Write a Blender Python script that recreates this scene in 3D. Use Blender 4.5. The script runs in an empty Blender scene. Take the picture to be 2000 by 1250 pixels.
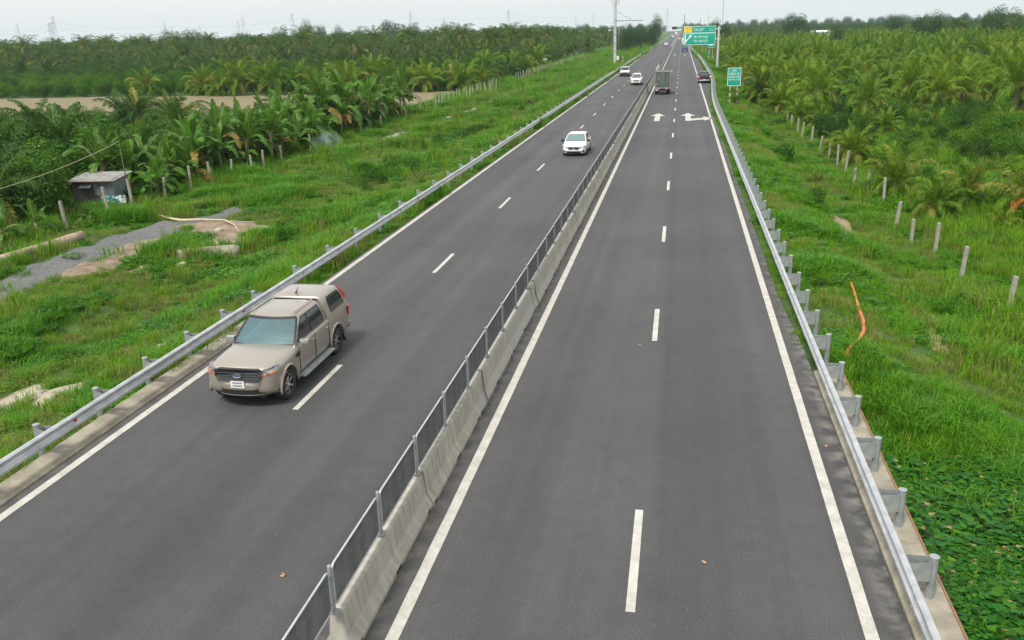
import bpy, bmesh, math, random
import numpy as np
from mathutils import Vector, Matrix, noise
random.seed(7)
rng = np.random.default_rng(11)
R = math.radians
PI = math.pi
S = bpy.context.scene
C = S.collection

# ------------------------------------------------------------------ camera
cam_d = bpy.data.cameras.new("camera"); cam = bpy.data.objects.new("camera", cam_d); C.objects.link(cam); S.camera = cam
FPX = 1680.0
cam_d.sensor_width = 36.0; cam_d.lens = 36.0 * FPX / 2000.0; cam_d.clip_start = 0.1; cam_d.clip_end = 20000
def unit(v): v = Vector(v); return v.normalized()
Yc = unit((333, 571, -FPX)); b_ = FPX * FPX / (571 - 333 * .029); a_ = .029 * b_
Zc = -unit((a_, -b_, -FPX)); Xc = Yc.cross(Zc)
cam.matrix_world = Matrix((Xc, Yc, Zc)).to_4x4()
cam.location = (0, 0, 8.6)

# ------------------------------------------------------------------ light
W = bpy.data.worlds.new("World"); S.world = W; W.use_nodes = True
SUN_EL, SUN_AZ = 56, 203
nt = W.node_tree; nt.nodes.clear()
o_ = nt.nodes.new("ShaderNodeOutputWorld"); bg = nt.nodes.new("ShaderNodeBackground")
sky = nt.nodes.new("ShaderNodeTexSky"); sky.sky_type = 'NISHITA'; sky.sun_disc = False
sky.sun_elevation = R(SUN_EL); sky.sun_rotation = R(SUN_AZ); sky.air_density = 1.0; sky.dust_density = 4.0; sky.ozone_density = 1.5
hs = nt.nodes.new("ShaderNodeHueSaturation"); hs.inputs['Saturation'].default_value = 0.42
mx = nt.nodes.new("ShaderNodeMixRGB"); mx.inputs[0].default_value = .5; mx.inputs[2].default_value = (15.6, 15.9, 16.0, 1)
nt.links.new(sky.outputs[0], hs.inputs['Color']); nt.links.new(hs.outputs[0], mx.inputs[1]); nt.links.new(mx.outputs[0], bg.inputs[0])
bg.inputs[1].default_value = 0.09
nt.links.new(bg.outputs[0], o_.inputs[0])
sd = bpy.data.lights.new("sun", 'SUN'); sd.energy = 3.1; sd.angle = R(13); sd.color = (1, .96, .9)
sun = bpy.data.objects.new("sun", sd); C.objects.link(sun)
az = R(SUN_AZ); el = R(SUN_EL)
dirv = Vector((math.sin(az) * math.cos(el), math.cos(az) * math.cos(el), math.sin(el)))
sun.rotation_euler = dirv.to_track_quat('Z', 'Y').to_euler(); sun.location = (0, 0, 60)
S.view_settings.view_transform = 'Standard'; S.view_settings.look = 'None'; S.view_settings.gamma = 1
S.view_settings.exposure = 0.22
S.render.engine = 'CYCLES'
S.cycles.max_bounces = 6; S.cycles.diffuse_bounces = 3; S.cycles.glossy_bounces = 3; S.cycles.transmission_bounces = 4
S.cycles.transparent_max_bounces = 8; S.cycles.volume_bounces = 3
S.cycles.use_denoising = True

# ------------------------------------------------------------------ helpers
def link(nt, a, b): nt.links.new(a, b)
def mat(name, c1, c2=None, scale=5, rough=.7, metal=0, bump=0, bscale=None, coat=0, detail=6, stretch=None, rnd=None, island=0, trans=0, spec=.5, lo=.35, hi=.65, coord='Object'):
    m = bpy.data.materials.new(name); m.use_nodes = True; t = m.node_tree; p = t.nodes['Principled BSDF']
    p.inputs['Roughness'].default_value = rough; p.inputs['Metallic'].default_value = metal
    p.inputs['Specular IOR Level'].default_value = spec
    if coat: p.inputs['Coat Weight'].default_value = coat; p.inputs['Coat Roughness'].default_value = .08
    src = None
    c1 = tuple(c1) + (1,)
    if c2 is not None or bump:
        tc = t.nodes.new('ShaderNodeTexCoord'); vec = tc.outputs[coord]
        if stretch:
            mp = t.nodes.new('ShaderNodeMapping'); mp.inputs['Scale'].default_value = stretch; link(t, vec, mp.inputs[0]); vec = mp.outputs[0]
    if c2 is not None:
        n = t.nodes.new('ShaderNodeTexNoise'); n.inputs['Scale'].default_value = scale; n.inputs['Detail'].default_value = detail; n.inputs['Roughness'].default_value = .6
        link(t, vec, n.inputs['Vector'])
        r = t.nodes.new('ShaderNodeValToRGB'); r.color_ramp.elements[0].position = lo; r.color_ramp.elements[1].position = hi
        r.color_ramp.elements[0].color = c1; r.color_ramp.elements[1].color = tuple(c2) + (1,)
        link(t, n.outputs['Fac'], r.inputs[0]); src = r.outputs[0]
    else:
        rg = t.nodes.new('ShaderNodeRGB'); rg.outputs[0].default_value = c1; src = rg.outputs[0]
    if rnd:   # per-object variation towards another colour and in brightness
        oi = t.nodes.new('ShaderNodeObjectInfo')
        mm = t.nodes.new('ShaderNodeMixRGB'); mm.inputs[2].default_value = tuple(rnd) + (1,)
        mu = t.nodes.new('ShaderNodeMath'); mu.operation = 'MULTIPLY'; mu.inputs[1].default_value = .75
        link(t, oi.outputs['Random'], mu.inputs[0]); link(t, mu.outputs[0], mm.inputs[0]); link(t, src, mm.inputs[1]); src = mm.outputs[0]
    if island:
        gi = t.nodes.new('ShaderNodeNewGeometry')
        mr = t.nodes.new('ShaderNodeMapRange'); mr.inputs['To Min'].default_value = 1 - island; mr.inputs['To Max'].default_value = 1 + island
        link(t, gi.outputs['Random Per Island'], mr.inputs['Value'])
        h = t.nodes.new('ShaderNodeHueSaturation'); link(t, src, h.inputs['Color']); link(t, mr.outputs[0], h.inputs['Value']); src = h.outputs[0]
    link(t, src, p.inputs['Base Color'])
    if bump:
        n2 = t.nodes.new('ShaderNodeTexNoise'); n2.inputs['Scale'].default_value = bscale or scale * 4; n2.inputs['Detail'].default_value = 5
        link(t, vec, n2.inputs['Vector'])
        bp = t.nodes.new('ShaderNodeBump'); bp.inputs['Strength'].default_value = bump; bp.inputs['Distance'].default_value = .02
        link(t, n2.outputs['Fac'], bp.inputs['Height']); link(t, bp.outputs[0], p.inputs['Normal'])
    if trans:
        tr = t.nodes.new('ShaderNodeBsdfTranslucent'); ms = t.nodes.new('ShaderNodeMixShader'); ms.inputs[0].default_value = trans
        hh = t.nodes.new('ShaderNodeHueSaturation'); hh.inputs['Hue'].default_value = .485; hh.inputs['Value'].default_value = 1.5; link(t, src, hh.inputs['Color']); link(t, hh.outputs[0], tr.inputs[0])
        link(t, p.outputs[0], ms.inputs[1]); link(t, tr.outputs[0], ms.inputs[2]); link(t, ms.outputs[0], t.nodes['Material Output'].inputs[0])
    return m

def emis(name, c, s):
    m = mat(name, c, rough=.3); p = m.node_tree.nodes['Principled BSDF']
    p.inputs['Emission Color'].default_value = tuple(c) + (1,); p.inputs['Emission Strength'].default_value = s; return m

class MB:
    def __init__(s): s.v = []; s.f = []; s.m = []
    def add(s, vs, fs, mi=0):
        o = len(s.v); s.v += [tuple(x) for x in vs]; s.f += [tuple(i + o for i in f) for f in fs]; s.m += [mi] * len(fs); return s
    def box(s, c, d, mi=0, rot=None, bev=0):
        x, y, z = d[0] / 2, d[1] / 2, d[2] / 2
        if bev:
            bm = bmesh.new(); bmesh.ops.create_cube(bm, size=1); bmesh.ops.scale(bm, vec=d, verts=bm.verts)
            bmesh.ops.bevel(bm, geom=list(bm.edges), offset=bev, segments=2, profile=.7, affect='EDGES')
            bm.verts.index_update(); vs = [v.co.copy() for v in bm.verts]; fs = [[v.index for v in f.verts] for f in bm.faces]; bm.free()
        else:
            vs = [Vector((a, b, e)) for a in (-x, x) for b in (-y, y) for e in (-z, z)]
            fs = [(0, 1, 3, 2), (4, 6, 7, 5), (0, 4, 5, 1), (2, 3, 7, 6), (0, 2, 6, 4), (1, 5, 7, 3)]
        if rot is not None: vs = [rot @ v for v in vs]
        c = Vector(c); return s.add([v + c for v in vs], fs, mi)
    def tube(s, pts, r, n=8, mi=0, cap=True):
        pts = [Vector(p) for p in pts]; rs = r if isinstance(r, (list, tuple)) else [r] * len(pts)
        vs = []; fs = []
        up = None
        for i, p in enumerate(pts):
            d = (pts[min(i + 1, len(pts) - 1)] - pts[max(i - 1, 0)]).normalized()
            if up is None: up = d.orthogonal().normalized()
            a = (up - d * up.dot(d)).normalized(); up = a; b = d.cross(a)
            for k in range(n):
                t = 2 * PI * k / n; vs.append(p + (a * math.cos(t) + b * math.sin(t)) * rs[i])
        for i in range(len(pts) - 1):
            for k in range(n):
                fs.append((i * n + k, i * n + (k + 1) % n, (i + 1) * n + (k + 1) % n, (i + 1) * n + k))
        if cap: fs.append(tuple(range(n))[::-1]); fs.append(tuple((len(pts) - 1) * n + k for k in range(n)))
        return s.add(vs, fs, mi)
    def lathe(s, prof, n=24, axis='x', c=(0, 0, 0), mi=0):
        vs = []; fs = []
        for (h, r) in prof:
            for k in range(n):
                t = 2 * PI * k / n; u, w = r * math.cos(t), r * math.sin(t)
                vs.append(Vector((h, u, w) if axis == 'x' else (u, w, h) if axis == 'z' else (u, h, w)) + Vector(c))
        for i in range(len(prof) - 1):
            for k in range(n): fs.append((i * n + k, i * n + (k + 1) % n, (i + 1) * n + (k + 1) % n, (i + 1) * n + k))
        return s.add(vs, fs, mi)
    def extrude(s, prof, y0, y1, mi=0, closed=True, cap=True):   # profile in x,z pushed along y
        n = len(prof); vs = [(x, y0, z) for x, z in prof] + [(x, y1, z) for x, z in prof]
        fs = [(i, (i + 1) % n, n + (i + 1) % n, n + i) for i in range(n if closed else n - 1)]
        if cap and closed: fs += [tuple(range(n))[::-1], tuple(range(n, 2 * n))]
        return s.add(vs, fs, mi)
    def prism(s, poly, z0, z1, mi=0):
        n = len(poly); vs = [(x, y, z0) for x, y in poly] + [(x, y, z1) for x, y in poly]
        return s.add(vs, [(i, (i + 1) % n, n + (i + 1) % n, n + i) for i in range(n)] + [tuple(range(n))[::-1], tuple(range(n, 2 * n))], mi)
    def mesh(s, name, mats, smooth=False):
        me = bpy.data.meshes.new(name); me.from_pydata(s.v, [], s.f)
        for m in (mats if isinstance(mats, (list, tuple)) else [mats]): me.materials.append(m)
        if any(s.m): me.polygons.foreach_set('material_index', s.m)
        bm = bmesh.new(); bm.from_mesh(me); bmesh.ops.recalc_face_normals(bm, faces=bm.faces); bm.to_mesh(me); bm.free()
        if smooth:
            me.shade_smooth() if hasattr(me, 'shade_smooth') else me.polygons.foreach_set('use_smooth', [True] * len(me.polygons))
            if smooth is not True: me.set_sharp_from_angle(angle=R(smooth))
        me.update(); return me
    def obj(s, name, mats, parent=None, smooth=False, loc=None, rz=None):
        return mkobj(name, s.mesh(name, mats, smooth), parent, loc, rz)
    def rawmesh(s, name, mats):   # leaves and grass: keep normals as built
        me = bpy.data.meshes.new(name); me.from_pydata(s.v, [], s.f)
        for m in mats: me.materials.append(m)
        if any(s.m): me.polygons.foreach_set('material_index', s.m)
        me.update(); return me

def mkobj(name, data, parent=None, loc=None, rz=None, sc=None):
    o = bpy.data.objects.new(name, data); C.objects.link(o)
    if parent is not None: o.parent = parent
    if loc is not None: o.location = loc
    if rz is not None: o.rotation_euler = (0, 0, rz)
    if sc is not None: o.scale = sc if isinstance(sc, (tuple, list)) else (sc, sc, sc)
    return o
def tag(o, label, cat, group=None):
    o['label'] = label; o['category'] = cat
    if group: o['group'] = group
    return o
def thing(name, label, cat, loc=(0, 0, 0), rz=0, group=None, sc=None):
    return tag(mkobj(name, None, None, loc, rz, sc), label, cat, group)
def struct(o): o['kind'] = 'structure'; return o
def stuff(o, label=None, cat=None):
    o['kind'] = 'stuff'
    if label: o['label'] = label
    if cat: o['category'] = cat
    return o
def sm(t): t = max(0., min(1., t)); return t * t * (3 - 2 * t)
def nz(x, y, s, seed=0): return noise.noise(Vector((x * s + seed, y * s - seed * 1.7, seed * .37)))
ORD = ['first', 'second', 'third', 'fourth', 'fifth', 'sixth', 'seventh', 'eighth', 'ninth', 'tenth', 'eleventh', 'twelfth', 'thirteenth', 'fourteenth', 'fifteenth', 'sixteenth', 'seventeenth', 'eighteenth', 'nineteenth', 'twentieth', 'twenty-first', 'twenty-second', 'twenty-third', 'twenty-fourth', 'twenty-fifth', 'twenty-sixth', 'twenty-seventh', 'twenty-eighth', 'twenty-ninth', 'thirtieth', 'thirty-first', 'thirty-second', 'thirty-third', 'thirty-fourth', 'thirty-fifth', 'thirty-sixth', 'thirty-seventh', 'thirty-eighth', 'thirty-ninth', 'fortieth']
def pcol(x, y, z=0):
    v = Vector((x, y, z - 8.6)); v = Matrix((Xc, Yc, Zc)).transposed() @ v; return -v.x / v.z

# ------------------------------------------------------------------ materials
def road_mat():
    m = bpy.data.materials.new('asphalt'); m.use_nodes = True; t = m.node_tree; p = t.nodes['Principled BSDF']
    tc = t.nodes.new('ShaderNodeTexCoord')
    def noise_(scale, st=(1, 1, 1), det=4):
        mp = t.nodes.new('ShaderNodeMapping'); mp.inputs['Scale'].default_value = st; link(t, tc.outputs['Object'], mp.inputs[0])
        n = t.nodes.new('ShaderNodeTexNoise'); n.inputs['Scale'].default_value = scale; n.inputs['Detail'].default_value = det; link(t, mp.outputs[0], n.inputs['Vector']); return n.outputs['Fac']
    def mul(c, f, a, b, lo=.3, hi=.7):
        mr = t.nodes.new('ShaderNodeMapRange'); mr.inputs['From Min'].default_value = lo; mr.inputs['From Max'].default_value = hi; mr.inputs['To Min'].default_value = a; mr.inputs['To Max'].default_value = b
        link(t, f, mr.inputs['Value'])
        x = t.nodes.new('ShaderNodeMixRGB'); x.blend_type = 'MULTIPLY'; x.inputs[0].default_value = 1; link(t, c, x.inputs[1]); link(t, mr.outputs[0], x.inputs[2]); return x.outputs[0]
    rg = t.nodes.new('ShaderNodeRGB'); rg.outputs[0].default_value = (.0575, .0568, .057, 1); c = rg.outputs[0]
    c = mul(c, noise_(1, (.62, .010, 1), 3), .76, 1.20)
    c = mul(c, noise_(1, (2.2, .02, 1), 4), .90, 1.09)           # wheel paths run along the road
    c = mul(c, noise_(.12, det=6), .84, 1.16)
    c = mul(c, noise_(.7, det=8), .90, 1.05, .25, .45)
    c = mul(c, noise_(3, det=5), .93, 1.07)
    c = mul(c, noise_(42, det=2), .58, 1.42)
    sp = t.nodes.new('ShaderNodeSeparateXYZ'); link(t, tc.outputs['Object'], sp.inputs[0])
    def band(x0, half, soft):   # grit gathers beside the barrier and along the right rail
        a = t.nodes.new('ShaderNodeMath'); a.operation = 'SUBTRACT'; a.inputs[1].default_value = x0; link(t, sp.outputs[0], a.inputs[0])
        b = t.nodes.new('ShaderNodeMath'); b.operation = 'ABSOLUTE'; link(t, a.outputs[0], b.inputs[0])
        m_ = t.nodes.new('ShaderNodeMapRange'); m_.inputs['From Min'].default_value = half; m_.inputs['From Max'].default_value = half + soft; m_.inputs['To Min'].default_value = 1; m_.inputs['To Max'].default_value = 0; link(t, b.outputs[0], m_.inputs['Value']); return m_.outputs[0]
    for x0, half, soft, col, w in ((-4.65, .30, .30, (.15, .138, .115, 1), .85), (3.62, .12, .34, (.16, .15, .13, 1), .95), (-12.93, .04, .35, (.12, .11, .09, 1), .8)):
        nn = t.nodes.new('ShaderNodeMapRange'); nn.inputs['From Min'].default_value = .42; nn.inputs['From Max'].default_value = .62; nn.inputs['To Max'].default_value = w; link(t, noise_(2.6, det=8), nn.inputs['Value'])
        q = t.nodes.new('ShaderNodeMath'); q.operation = 'MULTIPLY'; link(t, band(x0, half, soft), q.inputs[0]); link(t, nn.outputs[0], q.inputs[1])
        xx = t.nodes.new('ShaderNodeMixRGB'); xx.inputs[2].default_value = col; link(t, q.outputs[0], xx.inputs[0]); link(t, c, xx.inputs[1]); c = xx.outputs[0]
    vo = t.nodes.new('ShaderNodeTexVoronoi'); vo.inputs['Scale'].default_value = 16; link(t, tc.outputs['Object'], vo.inputs['Vector'])
    mr = t.nodes.new('ShaderNodeMapRange'); mr.inputs['From Min'].default_value = .06; mr.inputs['From Max'].default_value = .12; mr.inputs['To Min'].default_value = .8; mr.inputs['To Max'].default_value = 0; link(t, vo.outputs['Distance'], mr.inputs['Value'])
    # only a few of the stones are pale
    gt = t.nodes.new('ShaderNodeMath'); gt.operation = 'GREATER_THAN'; gt.inputs[1].default_value = .80; sx = t.nodes.new('ShaderNodeSeparateColor'); link(t, vo.outputs['Color'], sx.inputs[0]); link(t, sx.outputs[0], gt.inputs[0])
    mm = t.nodes.new('ShaderNodeMath'); mm.operation = 'MULTIPLY'; link(t, gt.outputs[0], mm.inputs[0]); link(t, mr.outputs[0], mm.inputs[1])
    x = t.nodes.new('ShaderNodeMixRGB'); x.inputs[2].default_value = (.3, .29, .27, 1); link(t, mm.outputs[0], x.inputs[0]); link(t, c, x.inputs[1])
    link(t, x.outputs[0], p.inputs['Base Color']); p.inputs['Roughness'].default_value = .78
    bp = t.nodes.new('ShaderNodeBump'); bp.inputs['Strength'].default_value = .35; bp.inputs['Distance'].default_value = .01; link(t, noise_(60, det=3), bp.inputs['Height']); link(t, bp.outputs[0], p.inputs['Normal'])
    return m
M = {}
M['asphalt'] = road_mat()
M['bay'] = mat('bay_asphalt', (.052, .052, .055), (.072, .071, .071), 2, .85, bump=.3, bscale=50)
def paint_mat():
    m = mat('road_paint', (.40, .385, .335), (.53, .51, .455), 3, .6, bump=.15, bscale=60)
    t = m.node_tree; p = t.nodes['Principled BSDF']; src = p.inputs['Base Color'].links[0].from_socket
    tc = t.nodes.new('ShaderNodeTexCoord'); n = t.nodes.new('ShaderNodeTexNoise'); n.inputs['Scale'].default_value = 14; n.inputs['Detail'].default_value = 8; n.inputs['Roughness'].default_value = .75; link(t, tc.outputs['Object'], n.inputs['Vector'])
    r = t.nodes.new('ShaderNodeValToRGB'); r.color_ramp.elements[0].position = .52; r.color_ramp.elements[1].position = .74; link(t, n.outputs['Fac'], r.inputs[0])
    x = t.nodes.new('ShaderNodeMixRGB'); x.inputs[2].default_value = (.25, .24, .23, 1); link(t, r.outputs[0], x.inputs[0]); link(t, src, x.inputs[1]); link(t, x.outputs[0], p.inputs['Base Color']); return m
M['paint'] = paint_mat()
M['conc'] = mat('concrete', (.20, .175, .13), (.33, .30, .23), 2.2, .9, bump=.4, bscale=30)
M['conc_stain'] = mat('stained_concrete', (.25, .23, .18), (.47, .44, .36), 3, .88, bump=.4, bscale=25, stretch=(1, 2.2, .35), rnd=(.36, .345, .30))
M['conc_post'] = mat('post_concrete', (.22, .21, .175), (.40, .38, .33), 4, .9, bump=.3, rnd=(.28, .25, .19))
M['galv'] = mat('galvanised_steel', (.42, .44, .45), (.60, .61, .61), 3, .42, metal=.55, bump=.05, bscale=8)
M['galv_dark'] = mat('weathered_steel', (.26, .29, .29), (.38, .41, .40), 4, .5, metal=.4)
M['fence_steel'] = mat('fence_steel', (.115, .12, .12), (.18, .185, .18), 3, .5, metal=.35)
M['pale_steel'] = mat('pale_steel', (.48, .50, .50), (.60, .61, .60), 2, .45, metal=.3)
M['orange_edge'] = mat('orange_formwork', (.27, .13, .055), (.20, .12, .07), 6, .8)
M['red_refl'] = mat('red_reflector', (.5, .03, .02), rough=.3)
M['black_rub'] = mat('rubber', (.018, .018, .018), (.03, .03, .03), 20, .8)
M['black_plastic'] = mat('black_plastic', (.014, .014, .016), rough=.45)
M['dark_under'] = mat('underside', (.012, .012, .012), rough=.9)
M['rim'] = mat('alloy', (.50, .51, .52), rough=.3, metal=.7)
M['chrome'] = mat('chrome', (.62, .63, .64), rough=.2, metal=.85)
M['glass_teal'] = mat('windscreen_glass', (.075, .17, .185), rough=.05, coat=.3, spec=.9)
def see_through(name, tint, refl=.10):
    m = bpy.data.materials.new(name); m.use_nodes = True; t = m.node_tree; t.nodes.remove(t.nodes['Principled BSDF'])
    tr = t.nodes.new('ShaderNodeBsdfTransparent'); tr.inputs[0].default_value = tuple(tint) + (1,); g = t.nodes.new('ShaderNodeBsdfGlossy'); g.inputs['Roughness'].default_value = .04; g.inputs['Color'].default_value = (.75, .95, .97, 1)
    lw = t.nodes.new('ShaderNodeLayerWeight'); lw.inputs[0].default_value = .3; r = t.nodes.new('ShaderNodeMapRange'); r.inputs['To Min'].default_value = refl; r.inputs['To Max'].default_value = .8; t.links.new(lw.outputs['Fresnel'], r.inputs['Value'])
    ms = t.nodes.new('ShaderNodeMixShader'); t.links.new(r.outputs[0], ms.inputs[0]); t.links.new(tr.outputs[0], ms.inputs[1]); t.links.new(g.outputs[0], ms.inputs[2]); t.links.new(ms.outputs[0], t.nodes['Material Output'].inputs[0]); return m
M['glass_clear'] = see_through('clear_windscreen', (.62, .80, .80), .16)
M['seat'] = mat('seat_cloth', (.10, .105, .11), (.15, .15, .15), 8, .9)
M['dash'] = mat('dashboard', (.05, .055, .06), rough=.7)
M['glass_dark'] = mat('dark_glass', (.012, .017, .02), rough=.05, coat=.3, spec=.7)
M['glass_grey'] = mat('grey_glass', (.09, .11, .115), rough=.08, spec=.8)
M['lens_red'] = mat('red_lens', (.45, .015, .02), rough=.2, coat=.5)
M['lens_clear'] = mat('headlamp_lens', (.16, .17, .18), rough=.12, coat=.6)
M['lens_orange'] = mat('amber_lens', (.6, .16, .03), rough=.2, coat=.5)
M['lamp_on'] = emis('lit_headlamp', (1, .98, .9), 2.2)
M['brake_on'] = emis('lit_brake_lamp', (1, .06, .03), .8)
M['plate'] = mat('number_plate', (.66, .66, .64), rough=.5)
M['plate_ink'] = mat('plate_ink', (.2, .2, .21), rough=.6)
M['paint_gold'] = mat('champagne_paint', (.36, .32, .265), (.385, .34, .285), 1.5, .30, metal=.45, coat=.7)
M['paint_white'] = mat('white_car_paint', (.72, .72, .71), rough=.25, coat=.6)
M['paint_offwhite'] = mat('pearl_car_paint', (.66, .645, .60), rough=.28, coat=.6)
M['paint_black'] = mat('black_car_paint', (.018, .018, .022), rough=.25, coat=.8)
M['paint_grey'] = mat('grey_car_paint', (.18, .2, .21), rough=.35, coat=.5)
M['paint_red'] = mat('red_car_paint', (.3, .03, .03), rough=.3, coat=.5)
M['paint_blue'] = mat('blue_car_paint', (.03, .06, .2), rough=.4, coat=.3)
M['truck_box'] = mat('grey_cargo_box', (.062, .078, .070), (.095, .108, .098), 2.5, .6, metal=.1)
M['truck_rust'] = mat('rusty_trim', (.36, .25, .21), (.42, .36, .31), 3, .7)
M['sign_green'] = mat('sign_green', (.0, .30, .205), (.0, .33, .225), 1.2, .45)
M['sign_white'] = mat('sign_white', (.75, .77, .77), rough=.5)
M['sign_yellow'] = mat('sign_yellow', (.82, .55, .0), rough=.5)
M['sign_ink'] = mat('sign_ink', (.22, .12, .01), rough=.6)
M['sign_blue'] = mat('sign_blue', (.03, .08, .45), rough=.5)
M['band_red'] = mat('band_red', (.50, .03, .03), rough=.6)
M['band_white'] = mat('band_white', (.70, .69, .66), rough=.6)
M['trunk'] = mat('palm_trunk', (.10, .075, .05), (.20, .165, .12), 6, .9, bump=.5, bscale=14, stretch=(1, 1, 4))
M['bark'] = mat('tree_bark', (.08, .06, .045), (.17, .14, .11), 8, .9, bump=.4)
M['tin'] = mat('corrugated_tin', (.12, .145, .155), (.21, .235, .24), 2, .5, metal=.3)
M['tin_roof'] = mat('tin_roof_sheet', (.20, .19, .17), (.36, .35, .33), 3, .6, metal=.1)
M['wood_dark'] = mat('old_board', (.05, .046, .042), (.12, .11, .098), 5, .9, stretch=(6, 6, .6))
M['rust'] = mat('rusty_iron', (.15, .05, .03), (.26, .11, .07), 8, .85)
def leafm(name, a, b, rnd, island=.3, trans=.3, rough=.6, scale=1.5):
    return mat(name, a, b, scale, rough, rnd=rnd, island=island, trans=trans, spec=.18)
M['palm'] = leafm('palm_leaf', (.038, .118, .006), (.080, .19, .008), (.15, .215, .008), .45, .25)
M['palm_dry'] = leafm('yellow_palm_leaf', (.19, .215, .03), (.26, .25, .04), (.14, .18, .03), .35, .25)
M['palm_dark'] = leafm('dark_palm_leaf', (.020, .068, .009), (.038, .10, .012), (.06, .125, .011), .35, .2)
M['rachis'] = mat('palm_rachis', (.17, .20, .05), (.24, .24, .07), 3, .6)
M['banana'] = leafm('banana_leaf', (.045, .145, .010), (.085, .225, .016), (.06, .14, .018), .2, .35, .4)
M['banana_dry'] = leafm('dry_banana_leaf', (.24, .17, .03), (.34, .22, .05), (.2, .15, .05), .25, .3)
M['stem_green'] = mat('banana_stem', (.17, .17, .06), (.26, .22, .10), 5, .7)
M['leaf_dark'] = leafm('orchard_leaf', (.010, .045, .005), (.024, .078, .007), (.045, .11, .007), .4, .25)
M['leaf_mid'] = leafm('bush_leaf', (.024, .10, .006), (.05, .165, .008), (.08, .18, .008), .4, .3)
M['leaf_olive'] = leafm('olive_leaf', (.10, .15, .018), (.17, .20, .028), (.07, .15, .012), .4, .25)
M['leaf_far'] = leafm('wood_leaf', (.018, .055, .012), (.036, .085, .017), (.034, .08, .017), .4, .15)
M['grass'] = leafm('grass_blade', (.060, .205, .006), (.110, .295, .008), (.135, .28, .008), .3, .3, .5, 2)
M['grass_b'] = leafm('yellow_grass_blade', (.14, .26, .010), (.20, .30, .016), (.09, .23, .008), .3, .3, .55, 2)
M['grass_d'] = leafm('dark_grass_blade', (.035, .145, .008), (.065, .20, .010), (.075, .21, .010), .3, .25, .5, 2)
M['grass_dry'] = leafm('dry_stalk', (.22, .17, .07), (.32, .24, .11), (.16, .17, .05), .3, .2, .8, 2)
M['rustweed'] = leafm('rust_weed_leaf', (.16, .11, .03), (.24, .14, .04), (.13, .15, .03))
M['weed'] = leafm('creeper_leaf', (.014, .10, .010), (.03, .155, .014), (.03, .13, .012), .35, .25, .4, 2)
M['smoke'] = None

# ------------------------------------------------------------------ terrain
def bay(y):   # how far the emergency bay pushes the right edge out
    return 1.5 * sm((y - 86) / 62) * (1 - sm((y - 230) / 170))
def xr(y): return 4.25 + bay(y)
def zt(x, y):
    if x < -4.6:
        d = -13.3 - x
        if d <= 0: return -.12
        z = -.10 - 1.4 * sm(d / 6.0)
        z += .26 * sm(d / 2) * nz(x, y, .35) + .16 * sm(d / 2.5) * nz(x, y, .9, 5)
        z -= .45 * math.exp(-((x + 21.5) / 1.8) ** 2) * (.6 + .8 * nz(0, y, .06, 9))
        if x < -26: z -= .13 * nz(x, y, .35) * .8 * (1 if x > -31 else .3) * 0
        if x < -36: z = -1.55 + .1 * nz(x, y, .1)
        return z
    d = x - xr(y)
    if d <= 0: return -.12
    k = sm((y - 19.5) / 5)
    z1 = -.10 - 1.85 * sm(d / 7.0); z2 = -.12 - 1.2 * sm(d / .6)
    z = z1 * k + z2 * (1 - k)
    z += .30 * sm(d / 1.5) * nz(x, y, .4, 2) + .15 * sm(d / 1.5) * nz(x, y, 1.1, 4)
    z -= .35 * math.exp(-((x - 8.6) / 1.1) ** 2) * k
    return z
def at(px, py):   # terrain point seen at a photo pixel
    d = Matrix((Xc, Yc, Zc)) @ Vector((px - 1000, 625 - py, -FPX)); z = -1.0
    for _ in range(30):
        t = (z - 8.6) / d.z; x, y = d.x * t, d.y * t; z = .6 * z + .4 * zt(x, y)
    return x, y
def axis_(lo, a, b, hi, step, gr=1.18):
    c = list(np.arange(a, b + 1e-6, step)); s = step; v = a
    left = []
    while v > lo: s *= gr; v -= s; left.append(v)
    s = step; v = b; right = []
    while v < hi: s *= gr; v += s; right.append(v)
    return sorted(left) + c + right
def ground_mat():
    m = bpy.data.materials.new('ground_cover'); m.use_nodes = True; t = m.node_tree; p = t.nodes['Principled BSDF']; p.inputs['Roughness'].default_value = .95
    tc = t.nodes.new('ShaderNodeTexCoord')
    def N(s, d=6):
        n = t.nodes.new('ShaderNodeTexNoise'); n.inputs['Scale'].default_value = s; n.inputs['Detail'].default_value = d; n.inputs['Roughness'].default_value = .62; link(t, tc.outputs['Object'], n.inputs['Vector']); return n.outputs['Fac']
    r = t.nodes.new('ShaderNodeValToRGB'); link(t, N(.28), r.inputs[0]); e = r.color_ramp.elements
    e[0].position = .28; e[0].color = (.02, .045, .008, 1); e[1].position = .75; e[1].color = (.075, .10, .022, 1)
    q = e.new(.45); q.color = (.035, .085, .010, 1); q = e.new(.6); q.color = (.05, .11, .012, 1)
    r2 = t.nodes.new('ShaderNodeValToRGB'); link(t, N(.9, 8), r2.inputs[0]); r2.color_ramp.elements[0].position = .64; r2.color_ramp.elements[1].position = .78
    x = t.nodes.new('ShaderNodeMixRGB'); x.inputs[2].default_value = (.15, .105, .055, 1); link(t, r2.outputs[0], x.inputs[0]); link(t, r.outputs[0], x.inputs[1])
    r3 = t.nodes.new('ShaderNodeMapRange'); r3.inputs['To Min'].default_value = .6; r3.inputs['To Max'].default_value = 1.3; link(t, N(9, 4), r3.inputs['Value'])
    y = t.nodes.new('ShaderNodeMixRGB'); y.blend_type = 'MULTIPLY'; y.inputs[0].default_value = 1; link(t, x.outputs[0], y.inputs[1]); link(t, r3.outputs[0], y.inputs[2])
    link(t, y.outputs[0], p.inputs['Base Color'])
    bp = t.nodes.new('ShaderNodeBump'); bp.inputs['Strength'].default_value = .6; bp.inputs['Distance'].default_value = .06; link(t, N(7, 5), bp.inputs['Height']); link(t, bp.outputs[0], p.inputs['Normal'])
    return m
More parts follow.
